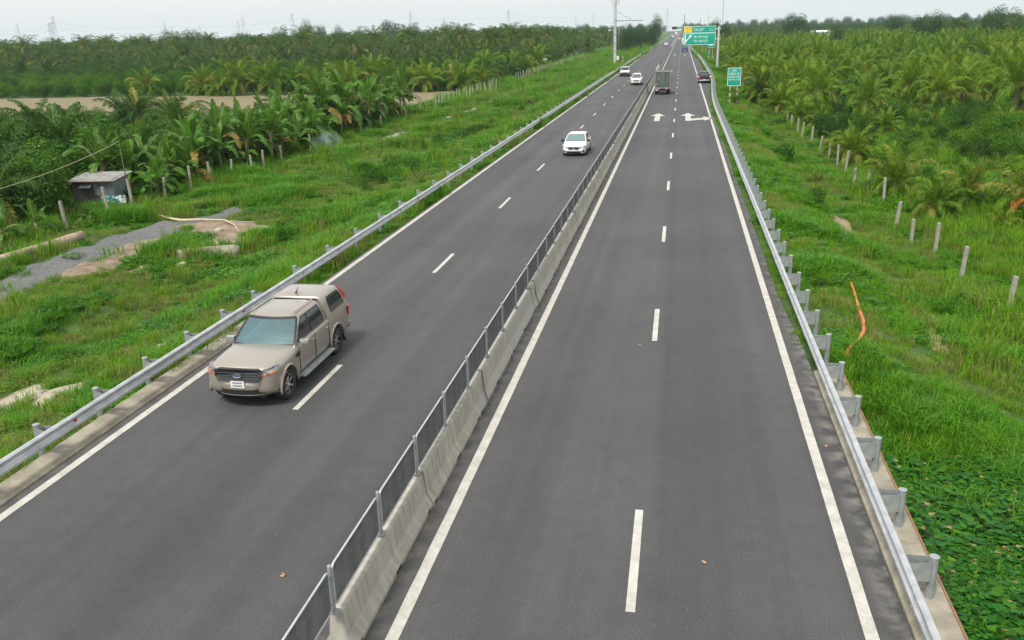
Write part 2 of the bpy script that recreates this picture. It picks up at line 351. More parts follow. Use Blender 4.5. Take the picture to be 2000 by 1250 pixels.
def build_ground():
    xs = axis_(-3000, -37.2, 16.8, 3000, .6, 1.2); ys = axis_(-300, 4, 100, 3000, .8, 1.06)
    nx, ny = len(xs), len(ys)
    vs = [(x, y, zt(x, y)) for y in ys for x in xs]
    fs = [(j * nx + i, j * nx + i + 1, (j + 1) * nx + i + 1, (j + 1) * nx + i) for j in range(ny - 1) for i in range(nx - 1)]
    me = bpy.data.meshes.new('ground'); me.from_pydata(vs, [], fs); me.materials.append(ground_mat()); me.shade_smooth()
    struct(mkobj('ground', me))
build_ground()

# ------------------------------------------------------------------ road
def strip(fl, fr, ys, z, m, name):
    mb = MB(); vs = []; fs = []
    for y in ys: vs += [(fl(y), y, z), (fr(y), y, z)]
    for i in range(len(ys) - 1): fs.append((2 * i, 2 * i + 1, 2 * i + 3, 2 * i + 2))
    mb.add(vs, fs); me = mb.rawmesh(name, [m]); return mkobj(name, me)
ysr = list(np.arange(-40, 60, 1.5)) + list(np.arange(60, 440, 5)) + [600, 1000, 2000, 3000]
def edge_l(y):
    return -12.93 + .10 * sm((y - 24) / 4) + .05 * nz(0, y, .8) * (1 if y > 24 else .1)
def edge_rr(y):
    base = 3.62 - .18 * sm((y - 24) / 4) + .06 * nz(3, y, .7) * (1 if y > 24 else .15)
    return base
struct(strip(edge_l, edge_rr, ysr, 0, M['asphalt'], 'road'))
b_o = strip(lambda y: 3.2, lambda y: 3.25 + 1.32 * sm((y - 99) / 48) * (1 - sm((y - 245) / 110)) + .05 * nz(8, y, .7), list(np.arange(96, 380, 4)), .004, M['bay'], 'emergency_bay'); struct(b_o)
mk = MB()
def rect(x0, x1, y0, y1, z=.008, tap=0): mk.add([(x0, y0, z), (x1, y0, z), (x1, y1, z), (x0, y1, z)], [(0, 1, 2, 3)])
def wob(xc, w, y0, y1, step=2.0):
    y = y0
    while y < y1:
        a = min(y + step, y1)
        f = lambda q, s: xc + s * (w / 2) + .008 * noise.noise(Vector((xc * 3 + s, q * 1.3, 0)))
        mk.add([(f(y, -1), y, .008), (f(y, 1), y, .008), (f(a, 1), a, .008), (f(a, -1), a, .008)], [(0, 1, 2, 3)]); y = a
for xc, w in ((-12.6, .2), (-3.99, .2), (3.04, .2), (-5.52, .15)):
    wob(xc, w, -30, 130, .7); wob(xc, w, 130, 700, 8); rect(xc - w / 2, xc + w / 2, 700, 3000)
y = 11.35 - 12.44 * 3
while y < 1200: rect(-.5 - .075, -.5 + .075, y, y + 3.05); y += 12.44
y = 17.9 - 12.6 * 3
while y < 1200: rect(-9.0 - .075 + .0003 * min(y, 200) * 0, -9.0 + .075, y, y + 3.0); y += 12.6
def arrow(xc, y0, right=False):
    P = lambda pts: mk.add([(xc + a, y0 + b, .008) for a, b in pts], [tuple(range(len(pts)))])
    P([(-.27, 0), (.27, 0), (.27, 5.2), (-.27, 5.2)]); P([(-.78, 5.2), (.78, 5.2), (0, 8.2)])
    if right: P([(.27, .3), (1.5, 1.3), (1.5, 3.0), (.27, 2.0)]); P([(1.5, .2), (2.45, 2.3), (1.5, 4.4)])
AR = [(-2.2, 87.0, False), (-.5 + 1.35, 87.0, True), (-2.2, 186, False), (-2.2, 300, False), (1.1, 300, False)]
for a in AR: arrow(*a)
struct(mkobj('road_markings', mk.rawmesh('road_markings', [M['paint']])))
# concrete kerbs
k = MB(); k.extrude([(-13.45, -.15), (-12.93, -.15), (-12.93, .03), (-13.02, .07), (-13.14, .10), (-13.45, .12)], -20, 25.5); ko = k.obj('kerb', M['conc']); struct(ko)
k = MB(); k.extrude([(3.64, -.6), (3.64, .05), (3.72, .09), (4.31, .10), (4.31, -1.0)], -20, 21.8); struct(k.obj('kerb', M['conc']))
k = MB(); k.extrude([(4.313, -.2), (4.35, -.2), (4.35, .112), (4.313, .112)], -20, 21.9); struct(k.obj('kerb_edging', M['orange_edge']))

# gravel path, dirt, sand and field sheets lie on the terrain
def patch(name, poly_fn, xs, ys, m, dz=.03, edge=.5, seed=0, thr=None):
    """sheet following the terrain inside poly_fn(x,y)>0"""
    idx = {}; vs = []; fs = []
    def vid(i, j):
        if (i, j) not in idx:
            x, y = xs[i], ys[j]; idx[(i, j)] = len(vs); q = poly_fn(x, y); vs.append((x, y, zt(x, y) + dz * min(1, q / edge * 1.0 + .0) - (0.08 if q < 0.0 else 0)))
        return idx[(i, j)]
    for i in range(len(xs) - 1):
        for j in range(len(ys) - 1):
            cx, cy = (xs[i] + xs[i + 1]) / 2, (ys[j] + ys[j + 1]) / 2
            if poly_fn(cx, cy) > -.35: fs.append((vid(i, j), vid(i + 1, j), vid(i + 1, j + 1), vid(i, j + 1)))
    mb = MB(); mb.add(vs, fs); me = mb.rawmesh(name, [m]); me.shade_smooth(); return mkobj(name, me)
M['gravel'] = mat('grey_gravel', (.07, .074, .078), (.17, .168, .16), 7, .95, bump=1.0, bscale=30, lo=.3, hi=.7, detail=10)
M['dirt'] = mat('bare_earth', (.14, .10, .065), (.29, .225, .155), 1.4, .95, bump=.8, bscale=9)
M['sand'] = mat('pale_sand', (.27, .225, .16), (.44, .39, .31), 2, .95, bump=.6, bscale=9)
def field_mat():
    m = mat('ploughed_soil', (.15, .125, .06), (.235, .195, .105), .8, .95, bump=.3)
    t = m.node_tree; p = t.nodes['Principled BSDF']; src = p.inputs['Base Color'].links[0].from_socket
    tc = t.nodes.new('ShaderNodeTexCoord'); w = t.nodes.new('ShaderNodeTexWave'); w.bands_direction = 'Y'; w.inputs['Scale'].default_value = .26; w.inputs['Distortion'].default_value = 1.2; w.inputs['Detail'].default_value = 3; link(t, tc.outputs['Object'], w.inputs['Vector'])
    x = t.nodes.new('ShaderNodeMixRGB'); x.inputs[2].default_value = (.16, .13, .07, 1); mu = t.nodes.new('ShaderNodeMath'); mu.operation = 'MULTIPLY'; mu.inputs[1].default_value = .6
    link(t, w.outputs['Fac'], mu.inputs[0]); link(t, mu.outputs[0], x.inputs[0]); link(t, src, x.inputs[1]); link(t, x.outputs[0], p.inputs['Base Color']); return m
M['field'] = field_mat()
def f_path(x, y):
    c = -28.9 + .25 * math.sin(y * .15) + (y > 44) * (y - 44) * .25; w = 1.5 - 1.0 * sm((y - 43) / 6) + .45 * nz(x, y, .5, 3)
    return w - abs(x - c)
def f_path2(x, y):
    c = -29.0 + .6 * math.sin(y * .06); w = .55 + .8 * nz(0, y, .12, 12) + .3 * nz(x, y, .8, 3)
    return w - abs(x - c)
def f_path3(x, y):
    return 1.1 + .4 * nz(x, y, .3) - abs(x + 30)
def blob(cx, cy, rx, ry, s=1, seed=0, rot=0):
    cr, sr = math.cos(rot), math.sin(rot)
    def f(x, y):
        dx, dy = x - cx, y - cy; u, v = (dx * cr + dy * sr) / rx, (-dx * sr + dy * cr) / ry
        return (1 - math.sqrt(u * u + v * v)) * min(rx, ry) + .45 * min(rx, ry) * nz(x, y, s, seed)
    return f
DIRTS = [blob(-25.3, 44.6, 2.8, 2.0, 1.1, 2), blob(-23.8, 41.2, 1.4, 2.0, 1.2, 3), blob(-27.3, 38.0, 1.15, 5.2, .9, 4), blob(-25.2, 35.6, .5, .9, .8, 6)]
sp_ = [at(325, 672), at(150, 765), at(25, 785)]
SANDS = [blob(*sp_[0], .8, 2.5, .8, 7, R(-8)), blob(*sp_[1], .8, 1.9, .8, 8), blob(*sp_[2], .8, 1.3, .8, 9), blob(8.6, 29.3, .7, 1.8, .9, 10), blob(8.0, 34.5, .35, 1.6, .9, 13), blob(8.6, 49, .6, 4.5, .7, 14)]
ar = np.arange
struct(patch('path', f_path, ar(-33, -26, .3), ar(20, 50, .35), M['gravel'], .05, .3))
struct(patch('path', f_path2, ar(-32, -26, .35), ar(70, 172, .8), mat('path_earth', (.24, .22, .19), (.36, .32, .25), 2, .95), .05, .2))
struct(patch('path', f_path3, ar(-32.5, -27.5, .6), ar(200, 640, 5), mat('far_path_earth', (.34, .30, .23), (.42, .36, .29), 1, .95), .07, .2))
for i, f in enumerate(DIRTS):
    a = [(-30, -21, 41, 48.5), (-27, -20.5, 37, 44.5), (-29.8, -24.8, 31.5, 45), (-26.2, -24.3, 34, 37.3)][i]
    struct(patch('bare_earth', f, ar(a[0], a[1], .25), ar(a[2], a[3], .25), M['dirt'], .07 + .012 * i, .5))
for i, f in enumerate(SANDS):
    a = [(sp_[0][0] - 1.6, sp_[0][0] + 1.6, sp_[0][1] - 3.6, sp_[0][1] + 3.6), (sp_[1][0] - 1.8, sp_[1][0] + 1.8, sp_[1][1] - 3, sp_[1][1] + 3), (sp_[2][0] - 1.8, sp_[2][0] + 1.8, sp_[2][1] - 2.4, sp_[2][1] + 2.4), (7.5, 9.8, 26.5, 32), (7.3, 8.8, 32, 37), (7.6, 9.7, 43, 55)][i]
    struct(patch('sand_patch', f, ar(a[0], a[1], .22), ar(a[2], a[3], .25), M['sand'] if i < 3 else mat('trodden_soil', (.20, .15, .085), (.32, .26, .15), 2, .95), .06, .4))
struct(patch('field', lambda x, y: 5, ar(-160, -36, 4), ar(112, 160.5, 4), M['field'], .10, .5))

# ------------------------------------------------------------------ median barrier and mesh fence
def block_mesh():
    L = 4.13; h = L / 2
    mb = MB(); foot = [(-.255, 0), (.255, 0), (.255, .085), (-.255, .085)]
    prof = [(-.255, .085), (.255, .085), (.235, .12), (.14, .29), (.095, .74), (.08, .765), (-.08, .765), (-.095, .74), (-.14, .29), (-.235, .12)]
    mb.extrude(prof, -h, h)
    for a, c in ((-h, -h + .09), (-h + .3, -.16), (.16, h - .3), (h - .09, h)): mb.extrude([(-.25, 0), (.25, 0), (.252, .09), (-.252, .09)], a, c)
    return mb.mesh('concrete_barrier_block', M['conc_stain'])
bmesh_block = block_mesh()
def block_var(i):
    me = bmesh_block.copy()
    for v in me.vertices:
        if v.co.z > .7 and abs(v.co.y) > 2: v.co.z -= .015 + .02 * (i % 3)
    return me
bvars = [bmesh_block, block_var(1), block_var(2)]
n = 0; y = 9.8 - 4.15 * 2 + 2.075
CX = -4.65
while y < 410:
    if n > 1 and y > 6:
        idx = n - 2
        if idx < 20: lab = f'pale concrete median block under the mesh fence, {ORD[idx]} up from the photo bottom'; 
        else: lab = 'small distant concrete median block in the line towards the horizon'
        o = tag(mkobj('concrete_barrier_block', bvars[n % 3], None, (CX + .012 * math.sin(n * 2.3), y, 0), R(.25 * math.sin(n * 3.1))), lab, 'barrier block', 'concrete blocks of the median barrier')
    n += 1; y += 4.15
fb = MB(); fb.extrude([(-.25 + CX, 0), (.25 + CX, 0), (.14 + CX, .29), (.09 + CX, .76), (-.09 + CX, .76), (-.14 + CX, .29)], 412, 1500)
stuff(fb.obj('far_median_barrier', M['conc_stain']), 'far median barrier fading to a thin line', 'barrier')
# panel
def panel_meshes(dark=False):
    post = MB(); post.tube([(0, 0, .765), (0, 0, 1.53)], .033, 12); post.lathe([(1.53, .036), (1.545, .03), (1.555, .0)], 12, 'z'); post.box((0, 0, .772), (.15, .15, .014), bev=.003)
    for s in (-1, 1):
        post.add([(0, s * .03, .78), (0, s * .075, .78), (0, s * .03, .86)], [(0, 1, 2)])
    for z in (.95, 1.38): post.box((0, .0, z), (.05, .16, .03))
    fr = MB(); y0, y1, z0, z1, r = .085, 2.0, .83, 1.49, .07
    pts = []
    for (cy, cz, a0) in ((y0 + r, z1 - r, 180), (y1 - r, z1 - r, 90), (y1 - r, z0 + r, 0), (y0 + r, z0 + r, -90)):
        for q in range(5):
            a = R(a0 - q * 22.5); pts.append((0, cy + r * math.cos(a), cz + r * math.sin(a)))
    pts.append(pts[0]); fr.tube(pts, .017, 6, cap=False)
    ms = MB(); yy = y0 + .04
    while yy < y1 - .02:
        ms.box((0, yy, (z0 + z1) / 2), (.018, .012, z1 - z0 - .02)); yy += .040
    ms.box((0, (y0 + y1) / 2, z0 + .07), (.006, y1 - y0, .012)); ms.box((0, (y0 + y1) / 2, z1 - .09), (.006, y1 - y0, .012))
    return post.mesh('post', M['galv_dark'], 40), fr.mesh('frame', M['pale_steel'], True), ms.mesh('mesh_infill', M['fence_steel'])
pm, fm, mm_ = panel_meshes()
y = 9.72 - 2.075 * 2; n = 0
while y < 400:
    if not (168 < y < 196):
        if n < 20: lab = f'grey steel mesh panel on the median barrier, {ORD[n]} up from the photo bottom'
        elif y < 168: lab = 'narrow distant mesh fence panel on the median before the open gap'
        else: lab = 'tiny far mesh fence panel on the median beyond the open gap'
        t = thing('mesh_fence_panel', lab, 'fence panel', (CX, y, 0), 0, 'mesh fence panels before the gap' if y < 168 else 'mesh fence panels beyond the gap')
        mkobj('post', pm, t); mkobj('frame', fm, t); mkobj('mesh_infill', mm_, t)
        n += 1
    y += 2.075
# steel rail section filling the gap in the mesh fence
t = thing('median_gap_rail', 'open steel rail section filling the gap in the median mesh fence', 'guardrail', (CX, 169, .76))
r_ = MB()
for z in (.25, .5): r_.tube([(0, 0, z), (0, 25.5, z)], .045, 8)
r_.obj('rail', M['pale_steel'], t, True)
for q in range(10):
    p_ = MB(); p_.box((0, .4 + q * 2.7, .27), (.08, .08, .55)); p_.obj('post', M['galv'], t)

# ------------------------------------------------------------------ guardrails
def wbeam(s):   # profile (depth towards the road s=+1/-1, z)
    pr = [(0, .44), (.035, .455), (.075, .49), (.08, .52), (.03, .565), (.01, .595), (.03, .625), (.08, .67), (.075, .70), (.035, .735), (0, .75), (-.012, .752)]
    pr = [(0, .44), (.05, .445), (.083, .475), (.083, .52), (.03, .56), (.012, .597), (.03, .634), (.083, .674), (.083, .722), (.05, .75), (0, .756)]
    outer = [(s * a, z) for a, z in pr]; inner = [(s * (a - .006), z) for a, z in reversed(pr)]
    return outer + inner
def guardrail(label, xf, ys_posts, s, postdx, ystart, yend, capped):
    t = thing('steel_guardrail', label, 'guardrail', (0, 0, 0))
    ys = list(np.arange(ystart, 140, 4.0)) + list(np.arange(140, 450, 8.0)) + [500, 600, 800, yend]
    prof = wbeam(s); n = len(prof); mb = MB(); vs = []; fs = []
    for y in ys: vs += [(xf(y) + a, y, z) for a, z in prof]
    for i in range(len(ys) - 1):
        for k in range(n): fs.append((i * n + k, i * n + (k + 1) % n, (i + 1) * n + (k + 1) % n, (i + 1) * n + k))
    fs.append(tuple(range(n))); mb.add(vs, fs); mb.obj('rail', M['galv'], t)
    # overlapping splice sleeves with bolts
    for y in np.arange(ystart + 3.2, 60, 4.0):
        sp = MB()
        x = xf(y); x2 = xf(y + .32)
        pr2 = [(a + s * .004 if abs(a) > .001 else a, z) for a, z in prof]
        sp.add([(x + a, y, z) for a, z in pr2] + [(x2 + a, y + .32, z) for a, z in pr2], [(k, (k + 1) % n, n + (k + 1) % n, n + k) for k in range(n)] + [tuple(range(n)), tuple(range(2 * n - 1, n - 1, -1))])
        for dy in (.06, .26):
            for z in (.49, .70): sp.box((x + s * .092, y + dy, z), (.014, .022, .022))
        sp.obj('splice_sleeve', M['galv'], t)
    for i_, y in enumerate(np.arange(ystart + 3.5, 60, 8.0)): MB().box((xf(y) + s * .03, y, .6), (.03, .07, .07), bev=.01).obj('reflector', M['red_refl'], t)
    pmesh = MB(); pmesh.lathe([(-1.2, .0), (-1.2, .07), (.80, .07), (.806, .076), (.825, .076), (.832, .06), (.834, 0)], 14, 'z'); pmesh = pmesh.mesh('post', M['galv_dark'], 40)
    sb = MB(); w = abs(postdx) - .07
    # folded spacer plate between post and rail: two side cheeks and a face
    for dy in (-.09, .09):
        sb.add([(0, dy, .42), (s * w, dy * 1.5, .45), (s * w, dy * 1.5, .74), (0, dy, .76), (0, dy + .006, .42), (s * w, dy * 1.5 + .006, .45), (s * w, dy * 1.5 + .006, .74), (0, dy + .006, .76)],
               [(0, 1, 2, 3), (4, 7, 6, 5), (0, 4, 5, 1), (1, 5, 6, 2), (2, 6, 7, 3), (3, 7, 4, 0)])
    sb.box((s * .03, 0, .59), (.006, .18, .32)); sb.box((s * (w - .004), 0, .6), (.006, .27, .28)); 
    sbm = sb.mesh('spacer', M['galv_dark'])
    far = MB()
    for i, y in enumerate(ys_posts):
        x = xf(y) - s * abs(postdx)
        if i < 98:
            mkobj('post', pmesh, t, (x, y, 0)); mkobj('spacer', sbm, t, (x + s * .05, y, 0))
        else: far.box((x, y, .1), (.13, .13, 1.4)); far.box((x + s * .2, y, .6), (.3, .15, .28))
    fo = far.obj('far_posts', M['galv_dark'], t); fo['kind'] = 'stuff'
yl = list(np.arange(4.6, 25, 2.03)) + list(np.arange(25.2 + 2.9, 520, 3.12))
guardrail('long galvanised guardrail along the grass verge on the left of the road', lambda y: -13.17, yl, 1, .34, -4, 1200, False)
def xg(y): return 3.66 + 1.5 * sm((y - 92) / 75) * (1 - sm((y - 225) / 170))
yr_ = list(np.arange(6.15, 30, 2.05)) + list(np.arange(31.0, 420, 2.08))
guardrail('long galvanised guardrail on the right that bows out around the emergency bay', xg, yr_, -1, .40, -4, 1200, True)

# ------------------------------------------------------------------ vehicles
def evalmesh(o):
    dg = bpy.context.evaluated_depsgraph_get(); me = bpy.data.meshes.new_from_object(o.evaluated_get(dg)); return me
def lower_body(stations, m, arches, ra, name='body', sub=1):
    """stations: y, zbot, ztop, half width, half width of top, crown"""
    vs = []; fs = []; N = None
    for (y, zb, zt_, w, wt, cr) in stations:
        h = zt_ - zb
        half = [(0, zb), (w * .8, zb), (w * .965, zb + .04), (w * .995, zb + .28 * h), (w, zb + .5 * h), (w * .992, zb + .74 * h), (w * .97, zb + .88 * h), (wt, zt_ - .012), (wt - .09, zt_ + cr * .35), (wt * .45, zt_ + cr * .85), (0, zt_ + cr)]
        ring = [(x, z) for x, z in half] + [(-x, z) for x, z in reversed(half[1:-1])]
        N = len(ring); vs += [(x, y, z) for x, z in ring]
    for i in range(len(stations) - 1):
        for k in range(N): fs.append((i * N + k, i * N + (k + 1) % N, (i + 1) * N + (k + 1) % N, (i + 1) * N + k))
    fs.append(tuple(range(N))); fs.append(tuple((len(stations) - 1) * N + k for k in range(N)))
    mb = MB(); mb.add(vs, fs); me = mb.mesh(name, m)
    o = mkobj(name, me)
    if sub: s = o.modifiers.new('s', 'SUBSURF'); s.levels = sub; s.render_levels = sub
    cut = None
    if arches:
        cb = MB()
        for (y, zc) in arches:
            for s_ in (-1, 1): cb.lathe([(s_ * 2, .0001), (s_ * 2, ra), (s_ * .62, ra), (s_ * .62, .0001)], 32, 'x', (0, y, zc))
        cut = cb.obj('cut', M['dark_under'])
        bo = o.modifiers.new('b', 'BOOLEAN'); bo.object = cut; bo.operation = 'DIFFERENCE'; bo.solver = 'EXACT'
    bpy.context.view_layer.update()
    me2 = evalmesh(o); me2.name = name
    bpy.data.objects.remove(o); 
    if cut: bpy.data.objects.remove(cut)
    me2.shade_smooth(); me2.set_sharp_from_angle(angle=R(38)); return me2

class House:   # greenhouse surface
    def __init__(s, yfb, yfr, yrb, yrr, zb, zr, wb, wr, bulge=.12, rb=.04, crown=.05, zbr=None):
        s.__dict__.update(locals())
    def W(s, t): return s.wb + (s.wr - s.wb) * t + .02 * math.sin(PI * t)
    def Z(s, t, y=None):
        zb = s.zb
        return zb + (s.zr - zb) * t
    def front(s, u, t): return Vector((u * s.W(t), s.yfb + (s.yfr - s.yfb) * t - s.bulge * u * u + .03 * math.sin(PI * t), s.Z(t)))
    def rear(s, u, t): return Vector((u * s.W(t), s.yrb + (s.yrr - s.yrb) * t + s.rb * u * u, s.Z(t)))
    def side(s, sg, y, t): return Vector((sg * s.W(t), y, s.Z(t)))
    def ring(s, t, ins=0, dz=0):
        f = [s.front(u, t) for u in np.linspace(-1, 1, 9)]; r = [s.rear(u, t) for u in np.linspace(1, -1, 9)]
        yf, yr = f[-1].y, r[0].y
        a = [s.side(1, yf + (yr - yf) * q / 8, t) for q in range(1, 8)]; b = [s.side(-1, yr + (yf - yr) * q / 8, t) for q in range(1, 8)]
        pts = f + a + r + b
        if ins:
            cy = (yf + yr) / 2; hx = s.W(t); hy = (yf - yr) / 2
            pts = [Vector((p.x * (1 - ins / hx), cy + (p.y - cy) * (1 - ins / hy), p.z + dz)) for p in pts]
        return pts
    def body(s, m, name, parent, open_front=False):
        rings = [s.ring(-.12), s.ring(.06), s.ring(.35), s.ring(.65), s.ring(.88), s.ring(.96, .012, 0), s.ring(1, .045, .0), s.ring(1, .11, s.crown * .45), s.ring(1, .28, s.crown * .8), s.ring(1, .5, s.crown)]
        vs = []; fs = []; N = len(rings[0])
        for r in rings: vs += r
        for i in range(len(rings) - 1):
            for k in range(N):
                if open_front and 1 <= i <= 3 and k < 8: continue
                fs.append((i * N + k, i * N + (k + 1) % N, (i + 1) * N + (k + 1) % N, (i + 1) * N + k))
        o = (len(rings) - 1) * N; fs.append(tuple(o + k for k in range(N)))
        if not open_front: fs.append(tuple(range(N))[::-1])
        mb = MB(); mb.add(vs, fs); return mb.obj(name, m, parent, 60)
def cabin(t, H, zf, driver_x, pool='dash'):
    d = MB(); d.box((0, H.yfb - .30, zf + .0), (1.45, .5, .12), bev=.04); d.obj('dashboard', M['dash'], t, 50)
    for sx in (-.37, .37):
        q = MB(); q.box((sx, H.yfb - 1.45, zf - .05), (.48, .16, .62), bev=.06); q.box((sx, H.yfb - 1.48, zf + .36), (.26, .10, .17), bev=.04); q.obj('seat', M['seat'], t, 50)
    w = MB(); w.tube([(driver_x + .17 * math.cos(a), H.yfb - .72 + .05 * math.sin(a), zf + .06 + .16 * math.sin(a)) for a in np.linspace(0, 2 * PI, 17)], .014, 6); w.obj('steering_wheel', M['black_plastic'], t)
    bk = MB(); bk.box((0, H.yrb + .35, zf + .1), (1.4, .1, .6)); bk.obj('rear_seat', M['seat'], t)
def screen_frame(H, m, t, t0=.04, t1=.90):
    for q in (((-.985, .985), (-.985, .985), t0 - .03, t0 + .04), ((-.97, .97), (-.97, .97), t1 - .04, t1 + .03)): panel(H.front, q, .003, m, 'windscreen_seal', t, 14, 1)
    for sg in (-1, 1): panel(H.front, ((sg * .94, sg * .985), (sg * .93, sg * .975), t0, t1), .003, m, 'windscreen_seal', t, 1, 8)
def sweep_front(name, prof, hw, y0, curve, m, parent, p=2.6, n=21):
    vs = []; fs = []; K = len(prof)
    for x in np.linspace(-hw, hw, n):
        for d, z in prof: vs.append((x, y0 + d - curve * abs(x / hw) ** p, z))
    for i in range(n - 1):
        for k in range(K): fs.append((i * K + k, i * K + (k + 1) % K, (i + 1) * K + (k + 1) % K, (i + 1) * K + k))
    fs += [tuple(range(K)), tuple((n - 1) * K + k for k in range(K))]
    mb = MB(); mb.add(vs, fs); return mb.obj(name, m, parent, 45)
def panel(fn, quad, off, m, name, parent, nu=10, nv=5, r=.0):
    """quad: ((u0b,u1b),(u0t,u1t),t0,t1) sampled on fn(u,t); thin shell set proud of the surface"""
    (a0, a1), (b0, b1), t0, t1 = quad; vs = []; fs = []
    def P(i, j):
        tt = j / nv; t = t0 + (t1 - t0) * tt; u0 = a0 + (b0 - a0) * tt; u1 = a1 + (b1 - a1) * tt
        # rounded corners: pull in the ends of the first and last rows
        e = .06 * abs(u1 - u0) * (1 if j in (0, nv) else 0) * r
        u0 += math.copysign(e, u1 - u0); u1 -= math.copysign(e, u1 - u0)
        return u0 + (u1 - u0) * i / nu, t
    for j in range(nv + 1):
        for i in range(nu + 1):
            u, t = P(i, j); p = fn(u, t); e = 1e-3
            nrm = (fn(u + e, t) - p).cross(fn(u, t + e) - p).normalized()
            c = Vector((0, 0, p.z))
            vs.append((p, nrm))
    # outward = away from the centre axis
    q = vs[len(vs) // 2]; sgn = 1 if q[1].dot(Vector((q[0].x, q[0].y - panel.cy, .25))) > 0 else -1
    vv = [p + nn * (sgn * off) for p, nn in vs] + [p + nn * (sgn * (off - .012)) for p, nn in vs]
    w = nu + 1; K = len(vs)
    for j in range(nv):
        for i in range(nu):
            f = (j * w + i, j * w + i + 1, (j + 1) * w + i + 1, (j + 1) * w + i); fs += [f, tuple(K + x for x in f[::-1])]
    edge = [j * w for j in range(nv + 1)]; e2 = [j * w + nu for j in range(nv + 1)]; e3 = list(range(w)); e4 = [nv * w + i for i in range(w)]
    for E_ in (edge, e2, e3, e4):
        for a, b in zip(E_, E_[1:]): fs.append((a, b, K + b, K + a))
    mb = MB(); mb.add(vv, fs); return mb.obj(name, m, parent, 40)
panel.cy = 0
def wheel(parent, x, y, r, w, spokes=6, rimm=None, rr=None, dark=False):
    s = 1 if x > 0 else -1; rr = rr or r * .66
    t = MB(); t.lathe([(-w / 2, rr), (-w / 2, r - .03), (-w / 2 + .03, r - .005), (0, r), (w / 2 - .03, r - .005), (w / 2, r - .03), (w / 2, rr), (w / 2 - .03, rr - .01)], 36, 'x')
    to = t.obj('wheel', M['black_rub'], parent, 40); to.location = (x, y, r)
    g = MB(); xo = s * (w / 2 - .012)
    g.lathe([(xo, rr), (xo, rr - .025), (xo - s * .05, rr - .035), (xo - s * .1, rr - .04), (xo - s * .1, 0.0)], 36, 'x', mi=1)
    g.lathe([(xo + s * .003, rr + .002), (xo + s * .003, rr - .022)], 36, 'x')
    g.lathe([(xo - s * .01, .001), (xo - s * .01, .05), (xo - s * .035, .06), (xo - s * .09, .075)], 16, 'x')
    for k_ in range(spokes):
        for d in (-.09, .09):
            a = 2 * PI * k_ / spokes + d; ln = rr - .03
            rot = Matrix.Rotation(a, 3, 'X')
            g.box(rot @ Vector((0, 0, ln / 2 + .02)) + Vector((xo - s * .03, 0, 0)), (.03, .028, ln - .02), 0, rot)
    go = g.obj('rim', [rimm or M['rim'], M['dark_under']], to, 35)
def lampshape(parent, name, pts, m, depth=.05, dirn=(0, 1, 0), smooth=False):
    d = Vector(dirn).normalized() * depth; vs = [Vector(p) for p in pts]; n = len(vs)
    mb = MB(); mb.add([v for v in vs] + [v - d for v in vs], [tuple(range(n)), tuple(range(2 * n - 1, n - 1, -1))] + [(i, (i + 1) % n, n + (i + 1) % n, n + i) for i in range(n)])
    return mb.obj(name, m, parent)
def mirror_(parent, x, y, z, m, name='mirror'):
    s = 1 if x > 0 else -1; b = MB(); b.box((x + s * .13, y, z), (.24, .13, .16), bev=.04); b.box((x + s * .01, y + .01, z - .05), (.08, .06, .05))
    return b.obj(name, m, parent, 50)

